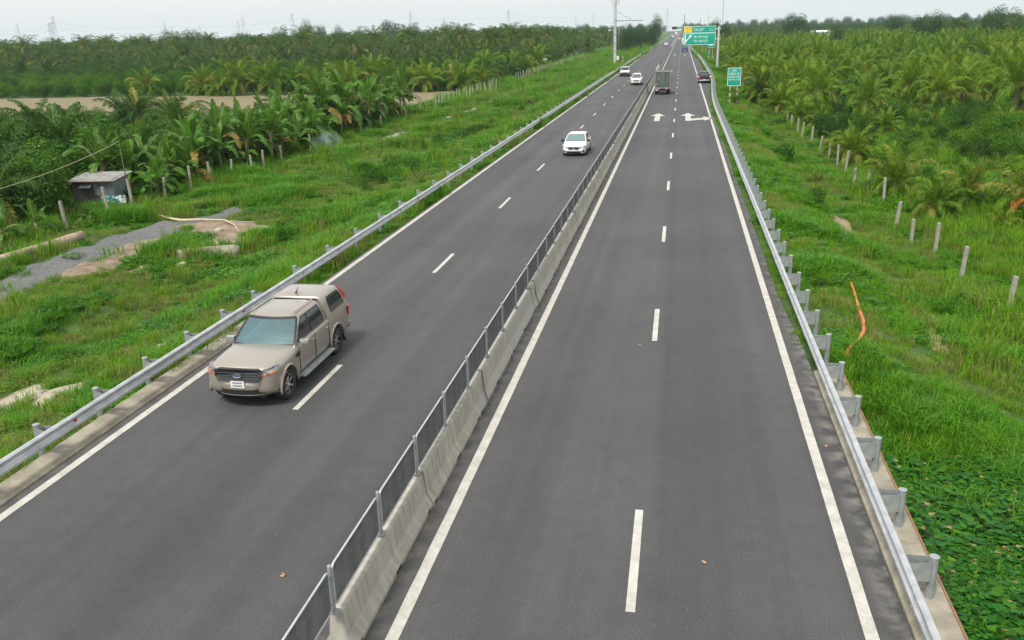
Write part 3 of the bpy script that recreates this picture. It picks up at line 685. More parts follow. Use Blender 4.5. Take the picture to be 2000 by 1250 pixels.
def pickup(label, loc, rz, paint, canopy=True, glass=None, lights_on=False, group=None, brand=True):
    t = thing('pickup_truck', label, 'pickup truck', loc, rz, group)
    rw = .385
    st = [(2.53, .50, .88, .62, .50, .0), (2.50, .44, .99, .76, .64, .01), (2.42, .38, 1.05, .86, .72, .03), (2.28, .33, 1.09, .905, .78, .045), (2.0, .31, 1.12, .935, .81, .055), (1.6, .31, 1.145, .945, .83, .06), (1.25, .31, 1.16, .94, .83, .055),
          (1.1, .31, 1.165, .935, .845, .04), (.6, .31, 1.16, .93, .88, .0), (-.4, .31, 1.165, .93, .89, 0), (-1.0, .31, 1.17, .93, .89, 0), (-1.6, .33, 1.18, .935, .89, 0), (-2.2, .36, 1.185, .93, .88, 0), (-2.5, .42, 1.185, .915, .87, 0), (-2.6, .46, 1.185, .88, .84, 0), (-2.62, .5, 1.16, .83, .78, 0)]
    key = paint.name + '_pickup'
    me = lower_body(st, paint, [(1.75, rw), (-1.47, rw)], .47)
    body = mkobj('body', me, t)
    # bonnet edge creases and door shut lines as thin dark grooves
    for sgn in (-1, 1):
        g = MB()
        for yy in (1.05, .02, -.93): g.box((sgn * .936, yy, .78), (.012, .012, .70))
        g.obj('door_gap', M['dark_under'], t)
        for yy in (.16, -.78):
            h = MB(); h.box((sgn * .955, yy, 1.02), (.035, .19, .035), bev=.012); h.obj('door_handle', paint if canopy else M['black_plastic'], t, 50)
        rb = MB(); rb.box((sgn * .99, .12, .36), (.20, 2.05, .05), bev=.02); rb.box((sgn * .99, .12, .389), (.13, 1.95, .008)); ro = rb.obj('running_board', M['galv_dark'], t, 50)
        mf = MB(); mf.box((sgn * .84, -2.0, .38), (.26, .02, .34), bev=.005); mf.obj('mud_flap', M['black_rub'], t)
        # flared arches
        for yc in (1.75, -1.47):
            f = MB(); pts = [(sgn * .945, yc + .50 * math.cos(a), rw + .50 * math.sin(a)) for a in np.linspace(R(-8), R(188), 20)]
            f.tube(pts, .032, 6); f.obj('wheel_arch', paint, t, True)
        if canopy:
            vt = MB(); vt.box((sgn * .95, 1.12, .95), (.015, .2, .09)); vt.obj('fender_vent', M['black_plastic'], t)
    H = House(1.24, .47, -1.0, -.90, 1.15, 1.775, .86, .665, .13, .02, .05); panel.cy = -.3
    H.body(paint, 'cab', t, canopy)
    if canopy: screen_frame(H, M['black_plastic'], t); cabin(t, H, 1.12, -.38); ws = panel(H.front, ((-.95, .95), (-.94, .94), .05, .885), .0, M['glass_clear'], 'windscreen', t, 14, 6)
    else:
        panel(H.front, ((-.93, .93), (-.90, .90), .05, .93), .004, M['black_plastic'], 'windscreen_seal', t, 14, 6, .4)
        ws = panel(H.front, ((-.90, .90), (-.87, .87), .09, .90), .008, glass, 'windscreen', t, 14, 6, .6)
    for sgn in (-1, 1):
        f = lambda u, q, s=sgn: H.side(s, u, q)
        panel(f, ((.98, -.90), (.34, -.82), .06, .86), .004, M['black_plastic'], 'window_seal', t, 12, 4, .3)
        panel(f, ((.90, .08), (.36, .06), .10, .82), .008, M['glass_dark'], 'side_window', t, 8, 4, .6)
        panel(f, ((0.0, -.84), (-.02, -.78), .10, .82), .008, M['glass_dark'], 'side_window', t, 8, 4, .8)
        mirror_(t, sgn * .90, .86, 1.20, M['chrome'] if canopy else M['black_plastic'])
    if canopy:
        Hc = House(-1.01, -1.01, -2.57, -2.26, 1.175, 1.825, .89, .70, .06, .06, .06); panel.cy = -1.8
        Hc.body(paint, 'canopy', t)
        for sgn in (-1, 1):
            f = lambda u, q, s=sgn: Hc.side(s, u, q)
            panel(f, ((-1.28, -2.36), (-1.32, -2.16), .14, .84), .006, M['glass_dark'], 'canopy_window', t, 10, 5, .8)
            panel(f, ((-2.42, -2.55), (-2.20, -2.34), .30, .95), .012, M['lens_red'], 'canopy_lamp', t, 3, 4)
        panel(Hc.rear, ((-.85, .85), (-.8, .8), .12, .85), .006, M['glass_dark'], 'rear_window', t, 10, 4, .5)
        an = MB(); an.tube([(0, -1.1, 1.9), (0, -1.28, 2.03)], [.018, .006], 6); an.box((0, -1.1, 1.905), (.05, .1, .03)); an.obj('antenna', M['black_plastic'], t)
        bl = MB(); bl.box((0, -.985, 1.56), (1.25, .03, .42)); bl.obj('cab_gap', M['dark_under'], t)
        for sgn in (-1, 1):
            rl = MB(); rl.box((sgn * .60, -.2, 1.835), (.03, 1.3, .02), bev=.006); rl.obj('roof_groove', paint, t)
    else:
        panel.cy = -.3; panel(H.rear, ((-.85, .85), (-.8, .8), .12, .85), .006, M['glass_grey'], 'rear_window', t, 10, 4, .5)
        bd = MB(); bd.box((0, -1.8, 1.19), (1.56, 1.5, .03)); bd.obj('bed_cover', M['black_rub'], t)
        rbm = MB(); rbm.tube([(-.72, -1.25, 1.16), (-.62, -1.2, 1.62), (.62, -1.2, 1.62), (.72, -1.25, 1.16)], .035, 8); rbm.obj('roll_bar', M['black_plastic'], t, True)
        hl = MB(); hl.box((0, -.93, 1.775), (.28, .03, .035)); hl.obj('high_brake_lamp', M['brake_on'], t)
    # front end
    g = [(-.50, 2.56, 1.045), (.50, 2.56, 1.045), (.655, 2.50, 1.00), (.62, 2.54, .86), (.50, 2.605, .735), (-.50, 2.605, .735), (-.62, 2.54, .86), (-.655, 2.50, 1.00)]
    gr = lampshape(t, 'grille', g, M['black_plastic'], .14)
    bars = MB()
    for z in (.82, .89, .96): bars.box((0, 2.578, z), (1.02, .010, .010))
    bars.obj('grille_bar', M['glass_grey'], gr)
    ob = MB(); ob.lathe([(0, .001), (0, .075), (-.03, .08)], 24, 'y'); bo = ob.obj('badge', mat('badge_blue', (.08, .1, .2), rough=.3), gr); bo.location = (0, 2.60, .90); bo.scale = (1.25, 1, .62)
    rg = MB(); rg.lathe([(.002, .072), (.006, .086), (-.02, .09)], 24, 'y'); bo = rg.obj('badge_ring', M['chrome'], gr); bo.location = (0, 2.603, .90); bo.scale = (1.25, 1, .62)
    for sgn in (-1, 1):
        lampshape(t, 'headlamp', [(sgn * .63, 2.50, 1.03), (sgn * .78, 2.42, 1.06), (sgn * .885, 2.22, 1.085), (sgn * .93, 2.14, 1.05), (sgn * .915, 2.30, .96), (sgn * .82, 2.45, .90), (sgn * .61, 2.54, .885)], M['lamp_on'] if lights_on else M['lens_clear'], .12, (sgn * .6, 1, .1))
        pj = MB(); pj.lathe([(0, .001), (0, .045), (-.03, .05)], 14, 'y', (sgn * .745, 2.515, .965)); pj.obj('lamp_reflector', M['chrome'], t)
        lampshape(t, 'indicator', [(sgn * .64, 2.548, .925), (sgn * .82, 2.47, .93), (sgn * .915, 2.32, .985), (sgn * .90, 2.35, .945), (sgn * .82, 2.475, .90), (sgn * .62, 2.55, .89)], M['lens_orange'], .03, (sgn * .5, 1, 0))
        lampshape(t, 'fog_lamp', [(sgn * .60, 2.50, .64), (sgn * .78, 2.40, .66), (sgn * .77, 2.41, .55), (sgn * .58, 2.51, .53)], M['black_plastic'], .04, (sgn * .4, 1, 0))
        lampshape(t, 'tail_lamp', [(sgn * .76, -2.645, 1.14), (sgn * .90, -2.60, 1.14), (sgn * .945, -2.46, 1.12), (sgn * .945, -2.46, .88), (sgn * .90, -2.615, .86), (sgn * .79, -2.645, .90)], M['lens_red'] if canopy else M['brake_on'], .05, (sgn * .3, -1, 0))
    sweep_front('front_bumper', [(-.35, .50), (-.02, .485), (.045, .53), (.06, .62), (.045, .71), (-.0, .76), (-.35, .80)], .93, 2.56, .40, paint, t)
    sweep_front('skid_plate', [(-.3, .33), (-.02, .34), (.03, .38), (.02, .43), (-.3, .45)], .84, 2.56, .36, paint if canopy else M['black_plastic'], t)
    sweep_front('lower_intake', [(-.3, .40), (.035, .40), (.04, .53), (-.3, .53)], .86, 2.56, .37, M['dark_under'], t)
    pl = MB(); pl.box((0, 2.628, .68), (.36, .012, .18), bev=.004); po = pl.obj('number_plate', M['plate'], t)
    ink = MB()
    for z in (.725, .65): MB().box((0, 2.6355, z), (.25, .003, .035)).obj('plate_digits', M['plate_ink'], po)
    rbp = MB(); rbp.box((0, -2.68, .50), (1.72, .18, .17), bev=.04); rbp.obj('rear_bumper', M['galv'] if not canopy else paint, t, 50)
    tg = MB(); tg.box((0, -2.632, .90), (1.36, .03, .50), bev=.01); tg.obj('tailgate', paint, t, 50)
    tp = MB(); tp.box((0, -2.775, .56), (.34, .012, .15)); tp.obj('rear_plate', M['plate'], t)
    for (x, yy) in ((.80, 1.75), (-.80, 1.75), (.80, -1.47), (-.80, -1.47)): wheel(t, x, yy, rw, .26, 6)
    un = MB(); un.box((0, 0, .42), (1.2, 4.9, .25)); un.obj('chassis', M['dark_under'], t)
    return t

def car(name, cat, label, loc, rz, paint, L, Wd, Ht, belt, hood, prof, glass, lights_on=False, wr=.32, front=True, group=None, spk=5, black_mirror=True):
    """generic saloon / MPV / SUV. prof: dict of greenhouse y positions (front positive)"""
    t = thing(name, label, cat, loc, rz, group); h = L / 2; w = Wd / 2
    ax_f, ax_r = prof['axles']
    gb = prof.get('clear', .2)
    st = [(h, gb + .08, hood * .72, w * .62, w * .5, 0), (h - .05, gb + .02, hood * .84, w * .80, w * .68, .01), (h - .22, gb, hood * .93, w * .94, w * .80, .03), (h - .55, gb - .02, hood, w * .985, w * .85, .05),
          (prof['yfb'] + .25, gb - .02, hood + .05, w, w * .87, .05), (prof['yfb'], gb - .02, belt - .02, w, w * .88, .04), (prof['yfb'] - .4, gb - .02, belt, w, w * .92, 0), (0, gb - .02, belt + .01, w, w * .93, 0),
          (prof['yrb'] + .4, gb - .02, belt + .03, w, w * .93, 0), (prof['yrb'], gb, belt + .03, w * .99, w * .9, .0), (-h + .3, gb + .02, prof['deck'], w * .97, w * .86, .02), (-h + .08, gb + .06, prof['deck'] - .02, w * .9, w * .76, .01), (-h, gb + .12, prof['deck'] - .10, w * .8, w * .66, 0)]
    st = sorted(st, key=lambda s: -s[0])
    body = mkobj('body', lower_body(st, paint, [(ax_f, wr), (ax_r, wr)], wr + .06), t)
    H = House(prof['yfb'], prof['yfr'], prof['yrb'], prof['yrr'], belt, Ht - .05, w * .90, w * .70, .16, .05, .05); panel.cy = (prof['yfb'] + prof['yrb']) / 2
    H.body(paint, 'roof', t)
    panel(H.front, ((-.94, .94), (-.9, .9), .04, .93), .004, M['black_plastic'], 'windscreen_seal', t, 12, 5, .4)
    panel(H.front, ((-.91, .91), (-.87, .87), .08, .90), .008, glass, 'windscreen', t, 12, 5, .6)
    panel(H.rear, ((-.9, .9), (-.85, .85), .1, .88), .006, M['glass_dark'], 'rear_window', t, 10, 4, .5)
    yb = (prof['yfr'] + prof['yrr']) / 2
    for s in (-1, 1):
        f = lambda u, q, s=s: H.side(s, u, q)
        panel(f, ((prof['yfb'] - .30, prof['yrb'] + .22), (prof['yfr'] - .16, prof['yrr'] + .16), .07, .86), .004, M['black_plastic'], 'window_seal', t, 10, 4, .3)
        panel(f, ((prof['yfb'] - .38, yb + .05), (prof['yfr'] - .18, yb + .03), .11, .82), .008, M['glass_dark'], 'side_window', t, 6, 4, .6)
        panel(f, ((yb - .05, prof['yrb'] + .30), (yb - .07, prof['yrr'] + .20), .11, .82), .008, M['glass_dark'], 'side_window', t, 6, 4, .6)
        mirror_(t, s * w * .93, prof['yfb'] - .28, belt + .06, M['black_plastic'] if black_mirror else paint)
        hz = hood * .80
        lampshape(t, 'headlamp', [(s * w * .50, h + .01, hz + .015), (s * w * .80, h - .10, hz + .065), (s * w * .95, h - .30, hz + .10), (s * w * .965, h - .30, hz + .03), (s * w * .82, h - .07, hz - .05), (s * w * .52, h + .02, hz - .06)], M['lamp_on'] if lights_on == 'high' else M['lens_clear'], .14, (s * .4, 1, .05))
        lampshape(t, 'fog_lamp', [(s * w * .68, h + .0, gb + .30), (s * w * .88, h - .10, gb + .30), (s * w * .88, h - .10, gb + .16), (s * w * .68, h + .01, gb + .14)], M['lamp_on'] if lights_on else M['black_plastic'], .12)
        lampshape(t, 'tail_lamp', [(s * w * .62, -h - .012, belt - .06), (s * w * .88, -h + .09, belt - .04), (s * w * .95, -h + .22, belt - .05), (s * w * .95, -h + .22, belt - .2), (s * w * .86, -h + .05, belt - .24), (s * w * .62, -h - .015, belt - .2)], M['lens_red'], .12, (s * .3, -1, 0))
    gz = hood * .76
    gr = lampshape(t, 'grille', [(-w * .48, h + .035, gz + .06), (w * .48, h + .035, gz + .06), (w * .40, h + .05, gz - .11), (-w * .40, h + .05, gz - .11)], M['black_plastic'], .15)
    bd = MB(); bd.box((0, h + .058, gz - .01), (.12, .01, .09), bev=.004); bd.obj('badge', M['chrome'], gr)
    lampshape(t, 'lower_intake', [(-w * .55, h + .04, gb + .18), (w * .55, h + .04, gb + .18), (w * .66, h + .015, gb + .05), (-w * .66, h + .015, gb + .05)], M['black_plastic'], .15)
    bq = MB(); bq.box(*(((0, h - .06, gb + .24), (Wd * .94, .26, .40)) if 'black lower front' in label else ((0, h - .02, gb + .27), (w * 1.55, .10, .10))), bev=.04); bq.obj('front_bumper', M['black_plastic'] if 'black lower front' in label else paint, t, 50)
    pl = MB(); pl.box((0, h + .058, gb + .27), (.36, .012, .11)); pl.obj('number_plate', M['plate'], t)
    pl = MB(); pl.box((0, -h - .018, gb + .45), (.36, .012, .13)); pl.obj('rear_plate', M['plate'], t)
    for x in (w - .12, -w + .12):
        for yy in (ax_f, ax_r): wheel(t, x, yy, wr, .22, spk)
    un = MB(); un.box((0, 0, gb + .12), (Wd * .62, L * .9, .2)); un.obj('underbody', M['dark_under'], t)
    return t
SEDAN = dict(L=4.55, Wd=1.75, Ht=1.47, belt=.93, hood=.80, wr=.31, prof=dict(axles=(1.38, -1.25), yfb=1.22, yfr=.35, yrb=-1.75, yrr=-1.05, deck=1.0, clear=.17))
MPV = dict(L=4.59, Wd=1.77, Ht=1.75, belt=1.08, hood=.98, wr=.32, prof=dict(axles=(1.45, -1.30), yfb=1.42, yfr=.70, yrb=-2.15, yrr=-1.95, deck=1.08, clear=.2))
SUV = dict(L=4.7, Wd=1.85, Ht=1.75, belt=1.12, hood=1.0, wr=.36, prof=dict(axles=(1.42, -1.33), yfb=1.15, yfr=.42, yrb=-2.18, yrr=-1.9, deck=1.12, clear=.23))

pickup('champagne pickup with a hard canopy, driving towards the camera in the outer left lane', (-10.33, 20.33, 0), PI, M['paint_gold'])
def driver(loc, rz):
    me = bpy.data.meshes.new('person'); V = [(0, 0, 0), (0, -.03, .22), (0, -.05, .42), (0, -.04, .52), (0, 0, .60), (0, .02, .72), (-.17, -.04, .43), (-.26, .08, .22), (-.13, .36, .24), (-.10, .44, .27), (.17, -.04, .43), (.26, .08, .22), (.13, .36, .24), (.10, .44, .27)]
    E_ = [(0, 1), (1, 2), (2, 3), (3, 4), (4, 5), (2, 6), (6, 7), (7, 8), (8, 9), (2, 10), (10, 11), (11, 12), (12, 13)]; RR = [.16, .15, .13, .055, .08, .075, .065, .05, .04, .03, .065, .05, .04, .03]
    me.from_pydata(V, E_, []); o = mkobj('person', me); sk = o.modifiers.new('k', 'SKIN'); sb = o.modifiers.new('s', 'SUBSURF'); sb.levels = 2
    for i, r in enumerate(RR): me.skin_vertices[0].data[i].radius = (r, r * (.75 if i < 3 else 1))
    me.skin_vertices[0].data[0].use_root = True; bpy.context.view_layer.update(); m2 = evalmesh(o); bpy.data.objects.remove(o)
    m2.materials.clear(); m2.materials.append(mat('pale_shirt', (.32, .40, .50), rough=.9)); m2.materials.append(mat('skin', (.36, .21, .14), rough=.6)); m2.shade_smooth()
    for p in m2.polygons: p.material_index = 1 if (p.center.z > .50 or p.center.y > .3) else 0
    o = mkobj('person', m2, None, loc, rz); tag(o, 'driver in a pale shirt behind the windscreen of the champagne pickup', 'person')
    h = MB(); h.lathe([(-.02, .085), (.05, .092), (.09, .07), (.115, .001)], 14, 'z', (0, -.01, .70)); h.obj('hair', M['black_rub'], o, True)
driver((-10.33 + .38, 20.33 + .22, .86), PI)
car('sedan', 'car', 'white saloon car with black grille and mirrors driving towards the camera in the inner lane', (-7.42, 64.6, 0), PI, M['paint_white'], glass=mat('pale_green_glass', (.13, .2, .2), rough=.06, spec=.8), **SEDAN)
car('minivan', 'car', 'white people carrier beside the median, behind the white saloon', (-7.08, 147.0, 0), PI, M['paint_offwhite'], glass=M['glass_grey'], black_mirror=False, **MPV)
car('sport_utility_vehicle', 'car', 'pale SUV with a black lower front and lit fog lamps in the outer left lane', (-10.62, 174.5, 0), PI, M['paint_offwhite'], glass=M['glass_dark'], lights_on=True, **SUV)
car('sport_utility_vehicle', 'car', 'small distant white SUV alone in the left carriageway before the bend of cars', (-8.0, 470, 0), PI, M['paint_white'], glass=M['glass_grey'], **SUV)
pickup('black pickup with lit brake lamps pulled into the emergency bay', (3.72, 149.1, 0), 0, M['paint_black'], canopy=False, glass=M['glass_grey'])

def box_truck(label, loc, boxm, L=6.2, Wd=2.1, top=3.05, cabm=None, facing=0, name='box_truck'):
    t = thing(name, label, 'truck', loc, facing); w = Wd / 2; z0 = .95
    bx = MB(); bx.box((0, -.4, (top + z0) / 2), (Wd, L - 1.9, top - z0), bev=.02); bx.obj('cargo_box', boxm, t, 50)
    yb = -.4 - (L - 1.9) / 2
    for s in (-1, 1):
        d = MB(); d.box((s * w * .485, yb - .012, (top + z0) / 2), (w * .94, .02, top - z0 - .16), bev=.004); do = d.obj('rear_door', boxm, t)
        hb = MB(); hb.tube([(s * .12, yb - .04, z0 + .1), (s * .12, yb - .04, top - .1)], .016, 6); hb.tube([(s * .14, yb - .05, z0 + .75), (s * .3, yb - .05, z0 + .75)], .014, 6); hb.obj('lock_bar', M['galv_dark'], do)
        for z in (z0 + .25, (z0 + top) / 2, top - .3):
            q = MB(); q.box((s * (w - .06), yb - .03, z), (.1, .02, .05)); q.obj('hinge', M['galv_dark'], do)
        e = MB(); e.box((s * (w - .02), yb - .005, (top + z0) / 2), (.05, .05, top - z0 + .02)); e.obj('corner_post', M['truck_rust'] if s > 0 else M['galv_dark'], t)
    tr = MB(); tr.box((0, yb - .005, top + .0), (Wd + .03, .07, .07)); tr.obj('top_rail', M['truck_rust'], t)
    bb = MB(); bb.box((0, yb - .02, z0 - .10), (Wd + .02, .08, .16)); bb.obj('rear_sill', M['galv'], t)
    mk_ = MB(); mk_.box((-w * .55, yb - .026, z0 + 1.25), (.25, .004, .10)); mk_.box((-w * .55, yb - .026, z0 + 1.12), (.32, .004, .09)); mk_.obj('door_marking', M['plate_ink'], t)
    ys = MB(); ys.box((-w * .83, yb - .028, z0 + .45), (.12, .004, .12)); ys.obj('yellow_sticker', M['sign_yellow'], t)
    for s in (-1, 1):
        lp = MB(); lp.box((s * (w - .22), yb - .07, z0 - .11), (.3, .03, .08)); lp.obj('tail_lamp', M['lens_red'], t)
    fr = MB(); fr.box((0, -.2, .75), (.8, L - .6, .2)); fr.box((0, yb + .1, .55), (Wd * .8, .08, .10)); fr.obj('chassis', M['dark_under'], t)
    pl = MB(); pl.box((-w * .72, yb - .03, .62), (.3, .02, .16)); pl.obj('rear_plate', M['plate'], t)
    cb = House(L / 2, L / 2 - .1, L / 2 - 1.45, L / 2 - 1.4, 1.35, 2.15, w * .86, w * .82, .08, .0, .05); panel.cy = L / 2 - .7
    cb.body(cabm or M['paint_grey'], 'cab', t)
    lo = MB(); lo.box((0, L / 2 - .73, .98), (Wd * .86, 1.46, .85), bev=.07); lo.obj('cab_base', cabm or M['paint_grey'], t, 50)
    panel(cb.front, ((-.9, .9), (-.87, .87), .05, .85), .006, M['glass_dark'], 'windscreen', t, 8, 4, .5)
    for s in (-1, 1):
        mr = MB(); mr.tube([(s * w * .86, L / 2 - .3, 1.9), (s * (w + .16), L / 2 - .25, 1.85)], .015, 5); mr.box((s * (w + .16), L / 2 - .25, 1.7), (.05, .12, .32), bev=.01); mr.obj('mirror', M['black_plastic'], t)
    for s in (-1, 1):
        wheel(t, s * (w - .2), L / 2 - .8, .38, .22, 5, M['galv_dark'])
        wheel(t, s * (w - .14), yb + 1.0, .40, .24, 5, M['galv_dark']); wheel(t, s * (w - .42), yb + 1.0, .40, .24, 5, M['galv_dark'])
        mf = MB(); mf.box((s * (w - .25), yb + .48, .42), (.42, .02, .5)); mf.obj('mud_flap', M['black_rub'], t)
    return t
box_truck('grey box truck with double rear doors driving away in the lane beside the median', (-2.40, 125.3, 0), M['truck_box'])
# cage-sided truck half hidden behind the overhead sign
def cage_truck():
    t = thing('cage_truck', 'truck with an open slatted cargo cage, partly behind the overhead sign', 'truck', (1.15, 352, 0)); w = 1.15
    b = MB(); b.box((0, -.6, 1.05), (2.2, 5.2, .22)); b.obj('cargo_bed', M['paint_blue'], t)
    c = MB()
    for s in (-1, 1):
        for yy in np.arange(-3.1, 2.1, .85): c.box((s * w * .95, yy, 2.3), (.06, .06, 2.4))
        for z in (1.5, 1.9, 2.4, 2.9, 3.5): c.box((s * w * .95, -.6, z), (.04, 5.2, .08))
    for z in (1.45, 2.3, 3.5): c.box((0, -3.18, z), (2.2, .05, .09))
    for x in (-.55, 0, .55): c.box((x, -3.18, 2.3), (.05, .05, 2.4))
    for yy in np.arange(-3.1, 2.1, 1.0): c.box((0, yy, 3.52), (2.2, .05, .05))
    c.obj('cargo_cage', M['galv_dark'], t)
    l = MB(); l.box((0, -.8, 1.9), (1.9, 4.2, 1.2), bev=.15); l.obj('load', M['paint_grey'], t)
    cab = MB(); cab.box((0, 2.9, 1.6), (2.1, 1.5, 1.7), bev=.12); cab.obj('cab', M['paint_blue'], t, 50)
    tb = MB(); tb.box((0, -3.2, .95), (2.2, .06, .5)); tb.obj('tailboard', M['paint_blue'], t)
    for s in (-1, 1): wheel(t, s * .9, -1.8, .45, .35, 5, M['galv_dark']); wheel(t, s * .95, 2.6, .45, .26, 5, M['galv_dark'])
cage_truck()
box_truck('tall white lorry mostly hidden behind the left end of the overhead sign', (1.05, 474, 0), M['paint_white'], L=9, Wd=2.3, top=3.6, cabm=M['paint_white'])
car('sedan', 'car', 'dark red tailed car driving away ahead of the grey box truck', (-2.1, 600, 0), 0, M['paint_grey'], glass=M['glass_grey'], **SEDAN)
car('sedan', 'car', 'white car driving away far ahead in the lane beside the median', (-2.0, 720, 0), 0, M['paint_white'], glass=M['glass_grey'], **SEDAN)
car('sedan', 'car', 'tiny red car driving away near the vanishing point', (-2.3, 900, 0), 0, M['paint_red'], glass=M['glass_grey'], **SEDAN)
car('minivan', 'car', 'tiny white van leading two oncoming vehicles near the vanishing point', (-8.2, 860, 0), PI, M['paint_white'], glass=M['glass_grey'], lights_on='high', **MPV)
car('minivan', 'car', 'tiny white van behind the leading van near the vanishing point', (-10.8, 1010, 0), PI, M['paint_white'], glass=M['glass_grey'], **MPV)
box_truck('far white lorry in the oncoming lanes at the vanishing point', (-7.5, 1150, 0), M['paint_white'], L=8, Wd=2.4, top=3.5, cabm=M['paint_white'], facing=PI)

# ------------------------------------------------------------------ signs, poles
def text(txt, size, loc, m, parent, name='lettering', align='LEFT', sx=1.0, depth=.004, rz=0):
    cu = bpy.data.curves.new(name, 'FONT'); cu.body = txt; cu.size = size; cu.align_x = align; cu.extrude = depth; cu.offset = size * .004; cu.resolution_u = 3
    o = mkobj('tmp', cu); bpy.context.view_layer.update(); me = evalmesh(o); bpy.data.objects.remove(o); me.materials.clear(); me.materials.append(m)
    o = mkobj(name, me, parent, loc); o.rotation_euler = (R(90), 0, rz); o.scale = (sx, 1, 1); return o
def board(w, h, name, parent, loc, bm=None, frame=.05, depth=.05):
    b = MB(); b.box((0, depth / 2, h / 2), (w, depth, h), bev=min(.015, depth * .3)); o = b.obj(name, bm or M['sign_green'], parent, 50, loc)
    f = MB(); t = frame
    for (cx, cz, sx, sz) in ((0, t / 2 + .01, w - .04, t), (0, h - t / 2 - .01, w - .04, t), (-w / 2 + t / 2 + .01, h / 2, t, h - 2 * t - .024), (w / 2 - t / 2 - .01, h / 2, t, h - 2 * t - .024)): f.box((cx, -.004, cz), (sx, .01, sz))
    f.obj('border', M['sign_white'], o); return o
def banded_post(x, y, z0, z1, r, parent, bands=5, bh=.30, start=None, colors=None):
    p = MB(); p.tube([(x, y, z0), (x, y, z1)], r, 12); po = p.obj('post', M['pale_steel'], parent, 40)
    bo = MB(); z = (start if start is not None else z0 + .1)
    for k in range(bands):
        bo.tube([(x, y, z + k * bh), (x, y, z + (k + 1) * bh - .002)], r + .004, 12, mi=k % 2)
    bo.obj('colour_band', colors or [M['band_red'], M['band_white']], po, 40); return po
# emergency lane sign
t = thing('road_sign', 'green emergency lane sign board on two red and white banded posts', 'road sign', (6.4, 112, -.7))
bo = board(1.6, 2.15, 'sign_board', t, (0, -.08, 2.36))
for s in (-.43, .43): banded_post(s, 0, -.4, 4.3, .055, t, 5, .36, .05)
for i_, (s_, z_, h_) in enumerate((('LÀN', 1.70, .33), ('DỪNG XE', 1.33, .33), ('KHẨN CẤP', .96, .33), ('EMERGENCY LANE', .68, .215))):
    text(s_, h_, (0, -.012, z_), M['sign_white'], bo, align='CENTER', sx=.78 if i_ < 3 else .72)
# overhead sign
t = thing('overhead_sign', 'large green overhead direction sign hung from a grey roadside column', 'road sign', (7.7, 200, 0))
cm = MB(); cm.tube([(0, 0, -1.2), (0, 0, 8.55)], [.26, .22], 16); cm.lathe([(8.55, .23), (8.62, .2), (8.68, .08), (8.69, 0)], 16, 'z'); cm.obj('column', M['pale_steel'], t, 40)
for z in (8.15, 6.1):
    a_m = MB(); a_m.tube([(.45, 0, z), (-7.2, 0, z)], .11, 10); a_m.obj('arm', M['galv'], t, 40)
bo = board(6.75, 1.42, 'sign_board', t, (-4.0, -.3, 7.40), frame=.07)
yb = MB(); yb.box((-2.5, -.012, .73), (1.6, .012, 1.1)); yo = yb.obj('exit_panel', M['sign_yellow'], bo)
text('LỐI RA', .48, (-2.5, -.024, .74), M['sign_ink'], bo, align='CENTER', sx=.85); text('047', .30, (-2.5, -.024, .33), M['sign_ink'], bo, align='CENTER')
text('CAI LẬY', .66, (-1.28, -.012, .46), M['sign_white'], bo, sx=.86); text('2', .60, (2.02, -.012, .46), M['sign_white'], bo, sx=.9); text('km', .40, (2.42, -.012, .46), M['sign_white'], bo, sx=.9)
bo = board(6.75, 2.4, 'sign_board', t, (-4.03, -.3, 4.98), frame=.07)
text('TP. MỸ THO', .66, (-1.28, -.012, 1.36), M['sign_white'], bo, sx=.86); text('TX. CAI LẬY', .66, (-1.28, -.012, .56), M['sign_white'], bo, sx=.86)
ar_ = MB()
ar_.box((-3.02, -.012, 1.2), (.22, .01, 2.0))
def flat(pts, yy=-.018): ar_.add([(a, yy, c) for a, c in pts] + [(a, yy + .01, c) for a, c in pts], [tuple(range(len(pts))), tuple(range(2 * len(pts) - 1, len(pts) - 1, -1))] + [(i, (i + 1) % len(pts), len(pts) + (i + 1) % len(pts), len(pts) + i) for i in range(len(pts))])
flat([(-2.96, .5), (-2.80, .62), (-1.98, 1.62), (-2.12, 1.76), (-2.98, .74)]); flat([(-1.62, 2.16), (-2.30, 1.90), (-1.86, 1.45)])
ar_.obj('fork_arrow', M['sign_white'], bo)
# smaller signs beyond
t = thing('road_sign', 'small green no parking board sign on two banded posts beside the gantry column', 'road sign', (7.9, 255, -.9))
bo = board(1.75, 2.0, 'sign_board', t, (0, -.08, 4.0))
sq = MB(); sq.box((0, -.012, 1.15), (.95, .01, 1.05)); sq.obj('white_panel', M['sign_white'], bo)
sl = MB(); sl.box((0, -.022, 1.15), (.16, .008, .85), rot=None); so = sl.obj('slash', M['sign_ink'], bo); 
so.rotation_euler = (0, R(-35), 0); so.location = (-.66, 0, .2)
for s in (-.5, .5): banded_post(s, 0, -1.2, 5.8, .06, t, 9, .4, .2)
kp = MB(); kp.box((-.5, -.1, 2.6), (.42, .03, 1.0)); kp.obj('distance_plate', M['sign_green'], t)
t = thing('road_sign', 'yellow triangle warning sign above a small blue plate on banded posts', 'road sign', (7.6, 320, -1.0))
tr_ = MB(); tr_.add([(-1.0, -.1, 4.6), (1.0, -.1, 4.6), (0, -.1, 6.2), (-1.0, -.06, 4.6), (1.0, -.06, 4.6), (0, -.06, 6.2)], [(0, 1, 2), (5, 4, 3), (0, 3, 4, 1), (1, 4, 5, 2), (2, 5, 3, 0)]); tr_.obj('triangle', M['sign_yellow'], t)
tb_ = MB(); tb_.box((0, -.13, 4.6), (2.0, .02, .14)); tb_.obj('triangle_border', M['band_red'], t)
bb_ = MB(); bb_.box((0, -.1, 3.9), (1.3, .04, .95)); bb_.obj('blue_plate', M['sign_blue'], t)
